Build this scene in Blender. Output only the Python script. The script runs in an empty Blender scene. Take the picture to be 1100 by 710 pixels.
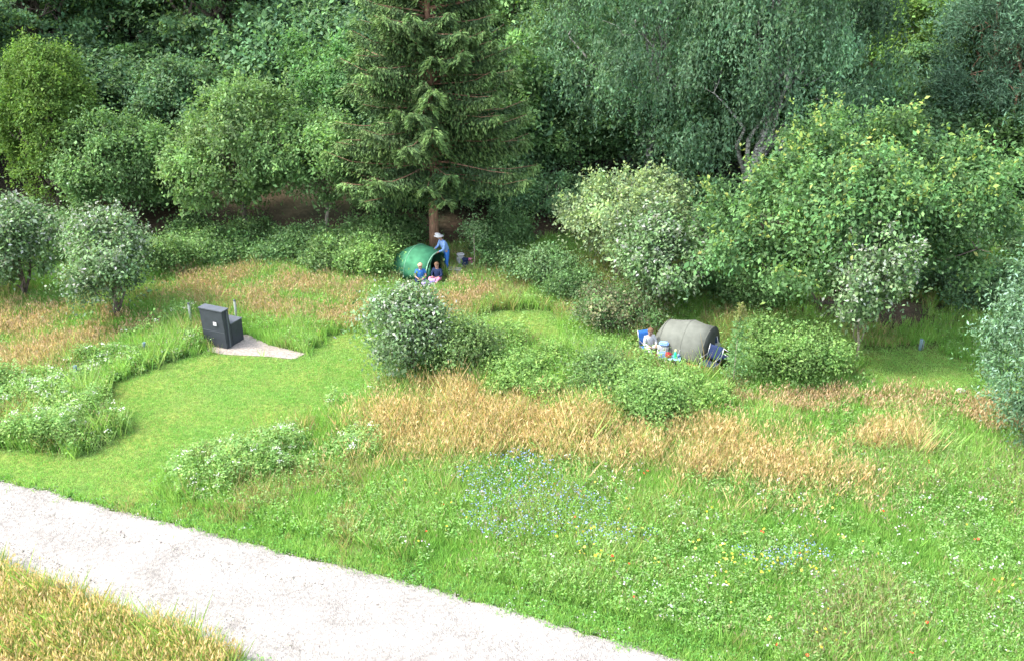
import bpy, math, random
import numpy as np
from mathutils import Vector, Matrix
rng = np.random.default_rng(7)
random.seed(7)
scene = bpy.context.scene
COL = scene.collection
R = math.radians
PI = math.pi

# ------------------------------------------------------------------ camera constants
CAM_H = 15.0
PITCH = R(24.0)
FPX = 1100 * 35.0 / 36.0
CP, SP = math.cos(PITCH), math.sin(PITCH)

# ------------------------------------------------------------------ noise
_tab = rng.random((256, 256))
def vnoise(x, y):
    x = np.asarray(x, float); y = np.asarray(y, float)
    xi = np.floor(x).astype(int); yi = np.floor(y).astype(int)
    fx = x - xi; fy = y - yi
    fx = fx * fx * (3 - 2 * fx); fy = fy * fy * (3 - 2 * fy)
    a = _tab[xi & 255, yi & 255]; b = _tab[(xi + 1) & 255, yi & 255]
    c = _tab[xi & 255, (yi + 1) & 255]; d = _tab[(xi + 1) & 255, (yi + 1) & 255]
    return (a * (1 - fx) + b * fx) * (1 - fy) + (c * (1 - fx) + d * fx) * fy
def fbm(x, y, o=3):
    s = 0; a = 0.5; t = 0
    for i in range(o):
        s = s + a * vnoise(x * 2 ** i + 17.3 * i, y * 2 ** i + 5.1 * i); t += a; a *= 0.55
    return s / t

def hgt(x, y):
    x = np.asarray(x, float); y = np.asarray(y, float)
    bumps = (fbm(x * 0.25 + 40, y * 0.25 + 9, 3) - 0.5) * 0.22
    t = np.clip((y - 44.0) / 5.0, 0, 1)
    bank = 1.0 * t * t * (3 - 2 * t)
    t2 = np.clip((y - 52.0) / 60.0, 0, 1)
    return bumps + bank + 1.5 * t2

def at(px, py):
    """where the sight line through a photo point meets the ground"""
    dx = (px - 550) / FPX; dy = -(py - 355) / FPX
    d = np.array([dx, CP + dy * SP, -SP + dy * CP])
    z = 0.0
    for _ in range(8):
        k = (z - CAM_H) / d[2]
        p = d * k
        z = float(hgt(p[0], p[1]))
    return np.array([p[0], p[1], z])

# ------------------------------------------------------------------ tagging
def tag(o, label=None, cat=None, group=None, kind=None):
    if label: o['label'] = label
    if cat: o['category'] = cat
    if group: o['group'] = group
    if kind: o['kind'] = kind
    return o
def empty(name, loc, rz=0, label=None, cat=None, group=None):
    o = bpy.data.objects.new(name, None); COL.objects.link(o)
    o.location = Vector([float(v) for v in loc]); o.rotation_euler = (0, 0, rz); o.empty_display_size = 0.3
    return tag(o, label, cat, group)
def link(name, me, mat=None, parent=None):
    if mat is not None and len(me.materials) == 0: me.materials.append(mat)
    o = bpy.data.objects.new(name, me); COL.objects.link(o)
    if parent is not None: o.parent = parent
    return o
def copy_tree(o, parent=None):
    c = o.copy(); COL.objects.link(c)
    if parent is not None: c.parent = parent
    for ch in list(o.children): copy_tree(ch, c)
    return c

# ------------------------------------------------------------------ materials
def mat_new(name):
    m = bpy.data.materials.new(name); m.use_nodes = True
    nt = m.node_tree; nt.nodes.clear()
    out = nt.nodes.new('ShaderNodeOutputMaterial')
    return m, nt, out
def leaf_mat(name, trans=0.38, rough=0.5, spec=0.35, objvar=0.12):
    m, nt, out = mat_new(name); N = nt.nodes; L = nt.links
    at_ = N.new('ShaderNodeAttribute'); at_.attribute_name = 'Col'
    oi = N.new('ShaderNodeObjectInfo')
    mr = N.new('ShaderNodeMapRange'); mr.inputs[3].default_value = 1 - objvar; mr.inputs[4].default_value = 1 + objvar
    L.new(oi.outputs['Random'], mr.inputs[0])
    hs = N.new('ShaderNodeHueSaturation'); L.new(at_.outputs['Color'], hs.inputs['Color']); L.new(mr.outputs[0], hs.inputs['Value'])
    p = N.new('ShaderNodeBsdfPrincipled'); p.inputs['Roughness'].default_value = rough
    p.inputs['Specular IOR Level'].default_value = spec
    L.new(hs.outputs[0], p.inputs['Base Color'])
    t = N.new('ShaderNodeBsdfTranslucent'); 
    tm = N.new('ShaderNodeMix'); tm.data_type = 'RGBA'; tm.blend_type = 'MULTIPLY'; tm.inputs[0].default_value = 1.0
    tm.inputs[7].default_value = (1.15, 1.2, 0.7, 1)
    L.new(hs.outputs[0], tm.inputs[6]); L.new(tm.outputs[2], t.inputs['Color'])
    mx = N.new('ShaderNodeMixShader'); mx.inputs[0].default_value = trans
    L.new(p.outputs[0], mx.inputs[1]); L.new(t.outputs[0], mx.inputs[2]); L.new(mx.outputs[0], out.inputs[0])
    return m
def simple_mat(name, col, rough=0.6, spec=0.4, var=0.15, scale=8.0, bump=0.0, metal=0.0, coord='Object'):
    m, nt, out = mat_new(name); N = nt.nodes; L = nt.links
    tc = N.new('ShaderNodeTexCoord')
    nz = N.new('ShaderNodeTexNoise'); nz.inputs['Scale'].default_value = scale; nz.inputs['Detail'].default_value = 5
    L.new(tc.outputs[coord], nz.inputs['Vector'])
    cr = N.new('ShaderNodeValToRGB')
    cr.color_ramp.elements[0].position = 0.3; cr.color_ramp.elements[1].position = 0.7
    cr.color_ramp.elements[0].color = (*[c * (1 - var) for c in col], 1)
    cr.color_ramp.elements[1].color = (*[min(1, c * (1 + var)) for c in col], 1)
    L.new(nz.outputs[0], cr.inputs[0])
    p = N.new('ShaderNodeBsdfPrincipled'); p.inputs['Roughness'].default_value = rough
    p.inputs['Specular IOR Level'].default_value = spec; p.inputs['Metallic'].default_value = metal
    L.new(cr.outputs[0], p.inputs['Base Color'])
    if bump:
        b = N.new('ShaderNodeBump'); b.inputs['Strength'].default_value = bump; b.inputs['Distance'].default_value = 0.02
        L.new(nz.outputs[0], b.inputs['Height']); L.new(b.outputs[0], p.inputs['Normal'])
    L.new(p.outputs[0], out.inputs[0])
    return m
LEAF = leaf_mat('leaf', 0.4, 0.65, 0.2); LEAF_SILVER = leaf_mat('silver_leaf', 0.25, 0.6, 0.25); NEEDLE = leaf_mat('needle', 0.2, 0.7, 0.15)
GRASS = leaf_mat('grass_blade', 0.4, 0.7, 0.15, 0.0); PETAL = leaf_mat('petal', 0.25, 0.6, 0.2, 0.0)
def bark_mat(name, c1, c2, sx=3.0, sz=0.6):
    m, nt, out = mat_new(name); N = nt.nodes; L = nt.links
    tc = N.new('ShaderNodeTexCoord'); mp = N.new('ShaderNodeMapping'); mp.inputs['Scale'].default_value = (sx * 4, sx * 4, sz * 4)
    L.new(tc.outputs['Object'], mp.inputs[0])
    nz = N.new('ShaderNodeTexNoise'); nz.inputs['Scale'].default_value = 1.5; nz.inputs['Detail'].default_value = 6
    L.new(mp.outputs[0], nz.inputs['Vector'])
    cr = N.new('ShaderNodeValToRGB'); cr.color_ramp.elements[0].position = 0.38; cr.color_ramp.elements[1].position = 0.62
    cr.color_ramp.elements[0].color = (*c1, 1); cr.color_ramp.elements[1].color = (*c2, 1)
    L.new(nz.outputs[0], cr.inputs[0])
    p = N.new('ShaderNodeBsdfPrincipled'); p.inputs['Roughness'].default_value = 0.9
    b = N.new('ShaderNodeBump'); b.inputs['Strength'].default_value = 0.6; b.inputs['Distance'].default_value = 0.03
    L.new(nz.outputs[0], b.inputs['Height']); L.new(b.outputs[0], p.inputs['Normal'])
    L.new(cr.outputs[0], p.inputs['Base Color']); L.new(p.outputs[0], out.inputs[0])
    return m
BARK = bark_mat('bark', (0.05, 0.038, 0.028), (0.14, 0.11, 0.085))
BARK_PALE = bark_mat('pale_bark', (0.16, 0.14, 0.10), (0.32, 0.27, 0.2))
BARK_RED = bark_mat('reddish_bark', (0.13, 0.07, 0.04), (0.27, 0.15, 0.09))
BARK_BIRCH = bark_mat('birch_bark', (0.09, 0.08, 0.07), (0.5, 0.48, 0.44), 1.0, 2.0)

# ------------------------------------------------------------------ fast mesh building
def build_mesh(name, verts, faces_n, nper, cols=None):
    """verts (n,3); every face uses nper consecutive vertices"""
    me = bpy.data.meshes.new(name)
    n = len(verts); nf = n // nper
    me.vertices.add(n); me.vertices.foreach_set('co', np.ascontiguousarray(verts, dtype=np.float32).ravel())
    me.loops.add(n); me.loops.foreach_set('vertex_index', np.arange(n, dtype=np.int32))
    me.polygons.add(nf); me.polygons.foreach_set('loop_start', np.arange(0, n, nper, dtype=np.int32))
    me.update(calc_edges=True)
    if cols is not None:
        a = me.color_attributes.new('Col', 'FLOAT_COLOR', 'POINT')
        c = np.ones((n, 4), np.float32); c[:, :3] = np.repeat(cols, nper, axis=0)
        a.data.foreach_set('color', c.ravel())
    return me
def norm(v):
    return v / np.maximum(np.linalg.norm(v, axis=-1, keepdims=True), 1e-9)
def leaves(P, U, NRM, L, W, fold=0.12):
    """rhombic leaves: base P, direction U, normal hint NRM"""
    U = norm(U); S = norm(np.cross(U, NRM)); Nn = np.cross(S, U)
    L = np.broadcast_to(np.asarray(L, float), (len(P),))[:, None]; W = np.broadcast_to(np.asarray(W, float), (len(P),))[:, None]
    v = np.empty((len(P), 4, 3))
    v[:, 0] = P; v[:, 1] = P + U * L * 0.45 + S * W * 0.5 + Nn * W * fold
    v[:, 2] = P + U * L - Nn * L * 0.08; v[:, 3] = P + U * L * 0.45 - S * W * 0.5 + Nn * W * fold
    return v.reshape(-1, 3)
GAIN = 1.82
TINT = np.array([1.0, 1.02, 1.12])
def jitcol(base, n, var=0.12, hue=0.06):
    base = np.broadcast_to(np.asarray(base, float), (n, 3)).copy()
    grn = (base[:, 1:2] > base[:, 0:1]) & (base.max(axis=1, keepdims=True) < 0.22); base = np.where(grn, base * TINT, base)
    g = np.where(base.max(axis=1, keepdims=True) < 0.22, GAIN, 1.0); base *= g
    base *= np.exp(rng.normal(0, var, (n, 1)))
    base *= np.exp(rng.normal(0, hue, (n, 3)))
    return np.clip(base, 0.002, 0.95)

class Tubes:
    def __init__(s, sides=7): s.v = []; s.f = []; s.sides = sides
    def add(s, pts, rad):
        pts = [np.asarray(p, float) for p in pts]; k = s.sides; base = len(s.v)
        for i, p in enumerate(pts):
            t = pts[min(i + 1, len(pts) - 1)] - pts[max(i - 1, 0)]; t = t / (np.linalg.norm(t) + 1e-9)
            a = np.array([0, 0, 1.0]) if abs(t[2]) < 0.8 else np.array([1.0, 0, 0])
            u = np.cross(t, a); u /= np.linalg.norm(u); w = np.cross(t, u)
            for j in range(k):
                an = 2 * PI * j / k; s.v.append(p + (u * math.cos(an) + w * math.sin(an)) * rad[i])
        for i in range(len(pts) - 1):
            for j in range(k):
                a = base + i * k + j; b = base + i * k + (j + 1) % k
                s.f.append((a, b, b + k, a + k))
        s.f.append(tuple(base + j for j in range(k))[::-1]); s.f.append(tuple(base + (len(pts) - 1) * k + j for j in range(k)))
    def mesh(s, name, smooth=True):
        me = bpy.data.meshes.new(name); me.from_pydata([tuple(v) for v in s.v], [], s.f)
        if smooth: me.polygons.foreach_set('use_smooth', [True] * len(me.polygons))
        me.update(); return me

def wobble(a, b, n=5, amp=0.15, up=0.0):
    a = np.asarray(a, float); b = np.asarray(b, float); out = []
    d = np.linalg.norm(b - a)
    for i in range(n):
        t = i / (n - 1); p = a * (1 - t) + b * t
        if 0 < i: p = p + rng.normal(0, amp * d * 0.12, 3) * (1 if i < n - 1 else 0)
        p[2] += up * d * math.sin(PI * t) * 0.3
        out.append(p)
    return out

# ------------------------------------------------------------------ crowns
def make_lobes(W, D, z0, z1, n, lob=0.42, main=0.54):
    c = np.array([0, 0, (z0 + z1) / 2]); r = np.array([W / 2, D / 2, (z1 - z0) / 2])
    C = [c - np.array([0, 0, r[2] * 0.1])]; Rr = [r * main]
    for i in range(n):
        d = norm(rng.normal(size=3))
        if d[2] < -0.5: d[2] = -d[2]
        s = lob * rng.uniform(0.5, 1.35)
        rr = r * s; m = min(rr); rr = rr * 0.5 + m * 0.5
        C.append(c + d * (r * rng.uniform(0.8, 1.08) - rr)); Rr.append(rr)
    return np.array(C), np.array(Rr)
def crown(name, W, D, z0, z1, nl=14, clumps=600, per=45, leaf=0.16, pal=((0.06, 0.12, 0.03),), tip=None, tip_p=0.0,
          spread=0.32, flat=0.6, var=0.14, lob=0.42, mode='leaf', aspect=0.55, zpow=1.0, core=0.15, hang=0.0, taper=0.0, clumpvar=0.3, shoots=0, shoot_len=0.6, rough_=0.3, main=0.54, macro=1.5):
    seed = rng.uniform(0, 200)
    C, Rr = make_lobes(W, D, z0, z1, nl, lob, main)
    if taper:
        k = np.clip((C[:, 2] - z0) / (z1 - z0), 0, 1); s = 1 - taper * k
        C[:, :2] *= s[:, None]; Rr[:, :2] *= s[:, None] ** 0.5
    area = (Rr[:, 0] * Rr[:, 1]) ** 0.5 * Rr[:, 2]; area = area ** 0.9
    P = []; Nn = []; tries = 0
    while sum(len(p) for p in P) < clumps and tries < 60:
        tries += 1
        li = rng.choice(len(C), clumps, p=area / area.sum())
        d = norm(rng.normal(size=(clumps, 3)))
        sh = np.where(rng.random(clumps) < core, rng.uniform(0.35, 0.8, clumps), rng.uniform(0.84, 1.12, clumps))
        p = C[li] + d * Rr[li] * sh[:, None]
        q = (p[:, None, :] - C[None]) / Rr[None]; qd = np.linalg.norm(q, axis=2); qd[np.arange(clumps), li] = 9
        inside = (qd < 0.78).any(axis=1)
        ok = (~inside | (rng.random(clumps) < core)) & (p[:, 2] > z0 - 0.1)
        ok &= (d[:, 2] > -0.5) | (rng.random(clumps) < 0.35)
        cc0 = C[0]; dd = norm((p - cc0) / (Rr[0])); f1, f2 = 2.3, 5.0
        nz = 0.65 * vnoise(dd[:, 0] * f1 + seed + dd[:, 2] * 1.3 + 9, dd[:, 1] * f1 + dd[:, 2] * f1 + seed * 2) + 0.35 * vnoise(dd[:, 0] * f2 + seed + 40, dd[:, 1] * f2 + dd[:, 2] * f2 * 1.2 + 77)
        p = cc0 + (p - cc0) * (1 - rough_ + 1.9 * rough_ * nz)[:, None]
        ok &= p[:, 2] > z0 - 0.1
        P.append(p[ok]); Nn.append(norm(d / Rr[li])[ok])
    P = np.concatenate(P)[:clumps]; Nn = np.concatenate(Nn)[:clumps]
    clumps = len(P)
    pal = np.array(pal, float)
    # gather the clumps on boughs: each bough is a small roof of leaves with gaps around it
    a_, b_, c_ = W / 2, D / 2, (z1 - z0) / 2
    surf = 4 * PI * (((a_ * b_) ** 1.6 + (a_ * c_) ** 1.6 + (b_ * c_) ** 1.6) / 3) ** (1 / 1.6)
    K = int(max(8, min(clumps // 3, surf / (macro * (leaf / 0.15) ** 1.5 * min(1.0, W / 5.0 + 0.25)))))
    M = P[rng.permutation(clumps)[:K]]
    near = np.argmin(((P[:, None, :] - M[None]) ** 2).sum(2), axis=1)
    dl = M[near] - P; hd = np.hypot(dl[:, 0], dl[:, 1]); P = P + dl * np.array([0.42, 0.42, 0.55]); P[:, 2] -= 0.35 * hd ** 1.3 - 0.1
    mcol = np.exp(rng.normal(0, clumpvar * 0.7, (K, 1)))
    ccol = pal[rng.integers(0, len(pal), clumps)] * np.exp(rng.normal(0, clumpvar * 0.6, (clumps, 1))) * mcol[near]
    csize = np.exp(rng.normal(0, 0.35, clumps))
    idx = np.repeat(np.arange(clumps), per); n = len(idx)
    cp = P[idx]; cn = Nn[idx]
    if mode == 'weep':       # leaves strung along hanging twigs
        strand = idx * 6 + rng.integers(0, 6, n)
        so = rng.normal(0, 1, (clumps * 6, 3)) * np.array([spread, spread, spread * 0.5])
        sl = hang * rng.uniform(0.4, 1.2, clumps * 6)
        t = rng.random(n)
        pos = cp + so[strand]
        sway = norm(np.concatenate([cn[:, :2], np.zeros((n, 1))], 1) + 1e-6)
        pos = pos + sway * (0.35 * hang * np.sin(t * 1.5))[:, None] * 0.5
        pos[:, 2] -= t ** 1.4 * sl[strand] - 0.1 * hang
        pos += rng.normal(0, 0.045, (n, 3))
        U = norm(rng.normal(0, 0.55, (n, 3)) + np.array([0, 0, -1.0])); H = cn + rng.normal(0, 0.6, (n, 3))
    elif mode == 'needle':   # tufts of needles
        off = rng.normal(0, 1, (n, 3)) * spread * np.array([1, 1, flat]) * csize[idx, None]
        pos = cp + off
        U = norm(rng.normal(0, 0.8, (n, 3)) + cn * 0.7 + np.array([0, 0, 0.5])); H = rng.normal(0, 1, (n, 3))
    else:
        off = rng.normal(0, 1, (n, 3)) * spread * csize[idx, None]
        dn = (off * cn).sum(1, keepdims=True)
        off = off - cn * dn * (1 - flat)
        off[:, 2] *= 0.85
        if mode == 'layer':
            off[:, 2] *= 0.3; off[:, 2] -= 0.35 * (off[:, 0] ** 2 + off[:, 1] ** 2) ** 0.5 * 0.6
        pos = cp + off
        U = norm(rng.normal(0, 0.7, (n, 3)) + cn * 0.5 + np.array([0, 0, -0.35]))
        H = norm(cn * 0.5 + np.array([0, 0, 0.8]) + rng.normal(0, 0.55, (n, 3)))
    col = jitcol(ccol[idx], n, var, 0.05)
    if tip is not None:
        rel = (pos[:, 2] - z0) / (z1 - z0)
        tp = rng.random(n) < tip_p * np.clip(rel * 1.4, 0.25, 1.2)
        tc = np.array(tip, float); k = tp.sum()
        col[tp] = jitcol(tc[rng.integers(0, len(tc), k)], k, 0.15, 0.05)
    if shoots:               # young shoots standing out of the crown
        k = rng.choice(clumps, shoots); per2 = 16; ii = np.repeat(np.arange(shoots), per2); m = len(ii); t = rng.random(m)
        sd = norm(Nn[k] * 0.8 + np.array([0, 0, 0.75]) + rng.normal(0, 0.25, (shoots, 3))); sl = shoot_len * rng.uniform(0.4, 1.2, shoots)
        pos = np.concatenate([pos, P[k][ii] + sd[ii] * (sl[ii] * t + 0.1)[:, None] + rng.normal(0, 0.05, (m, 3))])
        U = np.concatenate([U, sd[ii] * 0.5 + rng.normal(0, 0.6, (m, 3))]); H = np.concatenate([H, np.array([0, 0, 1.0]) + rng.normal(0, 0.6, (m, 3))])
        c2 = jitcol(ccol[k][ii] * 1.15, m, var, 0.05)
        if tip is not None:
            tc = np.array(tip, float); q = rng.random(m) < 0.3 + 0.4 * t; c2[q] = jitcol(tc[rng.integers(0, len(tc), q.sum())], q.sum(), 0.12, 0.05)
        col = np.concatenate([col, c2]); n = len(pos)
    ln = leaf * np.exp(rng.normal(0, 0.22, n))
    v = leaves(pos, U, H, ln, ln * aspect)
    v[:, 2] = np.maximum(v[:, 2], 0.03)
    return build_mesh(name, v, n, 4, col), C, Rr

def trunk_mesh(h, r, C, Rr, stems=1, lean=0.03, limb_r=0.35, base_spread=0.0, ntw=3, frac=0.55):
    T = Tubes(8)
    for s in range(stems):
        a = 2 * PI * s / max(1, stems) + rng.uniform(0, 1); bs = base_spread * (1 if stems > 1 else 0)
        b0 = np.array([math.cos(a) * bs, math.sin(a) * bs, -0.15])
        top = np.array([math.cos(a) * bs * 2.6 + rng.normal(0, lean * h), math.sin(a) * bs * 2.6 + rng.normal(0, lean * h), h])
        pts = wobble(b0, top, 7, 0.22); rr = [r * 1.25] + [r * (1 - 0.75 * (i / 6)) for i in range(1, 7)]
        T.add(pts, rr)
        for i in range(len(C)):
            if stems > 1 and i % stems != s: continue
            tgt = C[i] + rng.normal(0, 0.1, 3)
            if tgt[2] < h * 0.25: continue
            k = min(5, max(1, int(6 * min(0.95, max(0.2, tgt[2] / h * frac)))))
            st = pts[k]
            r0 = rr[k] * 0.6
            T.add(wobble(st, tgt, 5, 0.5, 0.3), [r0, r0 * 0.8, r0 * 0.6, r0 * 0.42, r0 * 0.22])
            for _ in range(ntw):
                d = norm(rng.normal(size=3)); d[2] = abs(d[2]) * 0.7
                T.add(wobble(tgt, tgt + d * Rr[i] * 0.9, 4, 0.5), [r0 * 0.22, r0 * 0.16, r0 * 0.1, r0 * 0.05])
    return T.mesh('trunk')
# ------------------------------------------------------------------ spruce
def spruce(H, Rb, z0, dens=1.0, pal=((0.05, 0.085, 0.028), (0.075, 0.11, 0.035)), step=0.34, nb=8, leaf=0.21):
    V = []; Cc = []; T = Tubes(7)
    T.add([(0, 0, -0.2), (0, 0, 1.0), (0.05, 0, H * 0.4), (0, 0.05, H * 0.7), (0, 0, H)], [0.27, 0.22, 0.16, 0.09, 0.02])
    z = z0
    while z < H - 0.3:
        rel = z / H
        for b in range(nb):
            if rng.random() < 0.1: continue
            az = rng.uniform(0, 2 * PI); zz = z + rng.uniform(-0.2, 0.2)
            L = Rb * 1.06 * (1 - rel) ** 0.92 * rng.uniform(0.62, 1.12) + 0.25
            if rel < 0.14: L *= rng.uniform(0.6, 1.05)
            out = np.array([math.cos(az), math.sin(az), 0]); lat = np.array([-math.sin(az), math.cos(az), 0])
            dr = rng.uniform(0.22, 0.4) * (1 - 0.6 * rel); ri = rng.uniform(0.1, 0.22)
            f = lambda t: out * (L * t)[..., None] + np.array([0, 0, 1.0]) * (zz + L * (0.12 * t - dr * t ** 1.6 + ri * t ** 4) + rel * L * 0.35 * t)[..., None]
            ts = np.linspace(0, 1, 5); T.add(list(f(ts)), [0.05 * (1 - rel) + 0.012, 0.035, 0.025, 0.015, 0.006])
            n = int(L * 175 * dens)
            t = rng.random(n) ** 0.75 * 0.9 + 0.1
            tw = np.round(t * L * 5.5) / (L * 5.5)        # twigs at intervals
            side = np.sign(rng.random(n) - 0.5); s = rng.random(n) ** 0.8
            wid = 0.7 * np.clip(1.15 - t, 0.15, 1) * min(1, L / 2.5) + 0.1
            p = f(np.clip(tw, 0, 1)) + lat * (side * s * wid)[:, None] + out * (s * wid * 0.5)[:, None]
            p[:, 2] -= (s * wid) * 0.25 + (s ** 2) * wid * 1.2 * rng.random(n)
            p += rng.normal(0, 0.035, (n, 3))
            U = lat * (side * 0.7)[:, None] + out * 0.6 + np.array([0, 0, -0.45]) + rng.normal(0, 0.3, (n, 3))
            Hn = np.array([0, 0, 1.0]) + rng.normal(0, 0.6, (n, 3))
            V.append(leaves(p, U, Hn, leaf * rng.uniform(0.6, 1.3, n), 0.065 * rng.uniform(0.7, 1.4, n), 0.05))
            base = np.array(pal[rng.integers(0, len(pal))]) * np.exp(rng.normal(0, 0.16))
            c = jitcol(base, n, 0.15, 0.05); tips = (s > 0.75) | (t > 0.9); c[tips] *= np.array([1.5, 1.45, 1.15])
            Cc.append(c)
        z += step
    v = np.concatenate(V); v[:, 2] = np.maximum(v[:, 2], 0.05)
    return build_mesh('crown', v, 0, 4, np.concatenate(Cc)), T.mesh('trunk')

def place(px, Y, dz=0.0):
    x = (px - 550) / FPX * 1.0
    # x from the sight line at distance Y on the ground
    dep = math.atan2(CAM_H, Y); depth = Y * CP + CAM_H * SP
    X = x * depth
    return np.array([X, Y, float(hgt(X, Y)) + dz])
def ztop(py, Y):
    a = math.atan((py - 355) / FPX) + PITCH
    return CAM_H - Y * math.tan(a)
def wid(wpx, Y, z=0):
    return wpx * (Y * CP + (CAM_H - z) * SP) / FPX

# ------------------------------------------------------------------ foliage palettes (base colours)
OLIVE = ((0.065, 0.115, 0.02), (0.078, 0.128, 0.022), (0.055, 0.10, 0.02))
APPLE = ((0.065, 0.115, 0.035), (0.08, 0.13, 0.045), (0.055, 0.10, 0.03))
APPLE2 = ((0.085, 0.14, 0.045), (0.10, 0.155, 0.055), (0.07, 0.12, 0.035))
DARK = ((0.048, 0.092, 0.04), (0.06, 0.11, 0.046), (0.075, 0.125, 0.048))
MID = ((0.06, 0.108, 0.036), (0.072, 0.125, 0.042))
BIRCH = ((0.066, 0.118, 0.058), (0.08, 0.132, 0.066), (0.055, 0.104, 0.052))
YGREEN = ((0.085, 0.15, 0.03), (0.10, 0.165, 0.035), (0.065, 0.12, 0.03))
BLUEG = ((0.045, 0.09, 0.046), (0.06, 0.11, 0.058), (0.07, 0.12, 0.066))
SILVER = ((0.058, 0.10, 0.032), (0.07, 0.115, 0.04), (0.085, 0.13, 0.055))
SIL_TIP = ((0.24, 0.28, 0.21), (0.17, 0.22, 0.13), (0.34, 0.36, 0.31))
YTIP = ((0.11, 0.155, 0.035), (0.15, 0.165, 0.04), (0.09, 0.14, 0.036))
BRAMBLE = ((0.085, 0.145, 0.038), (0.10, 0.16, 0.045), (0.065, 0.115, 0.03))
GREYOL = ((0.09, 0.125, 0.055), (0.11, 0.14, 0.065), (0.075, 0.105, 0.05))

def tree(px, Y, top, wpx, label, cat='tree', name='leafy_tree', z0=1.0, pal=MID, bark=BARK, D=None, stems=1, r=None, leaf=0.17, mat=None,
         nl=14, k=1.0, trunk_base_px=None, group=None, H=None, minH=0, **kw):
    loc = place(px, Y); H = (ztop(top, Y) - loc[2]) if H is None else H; H = max(H, minH); W = wid(wpx, Y, H * 0.5)
    D = W if D is None else D
    root = empty(name, loc, 0, label, cat, group)
    q = 1.6; aa, bb, hh_ = W / 2, D / 2, (H - z0) / 2; area = 4 * PI * (((aa * bb) ** q + (aa * hh_) ** q + (bb * hh_) ** q) / 3) ** (1 / q)
    print('TREE', label[:50], 'W %.1f H %.1f' % (W, H))
    n = int(k * area * 1.9 / (0.3 * leaf * leaf)); n = int(min(90000, max(4000, n))); per = kw.pop('per', 100); kw.setdefault('shoots', int(area * 2.2) if Y < 45 else int(area * 0.5)); kw.setdefault('shoot_len', 0.13 * H)
    me, C, Rr = crown('crown', W, D, z0, H, nl=nl, clumps=n // per, per=per, leaf=leaf, pal=pal, **kw)
    link('crown', me, mat or LEAF, root)
    tm = trunk_mesh(H * 0.82, r or (0.028 * H), C, Rr, stems, base_spread=0.12 if stems > 1 else 0)
    link('trunk', tm, bark, root)
    return root

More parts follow.
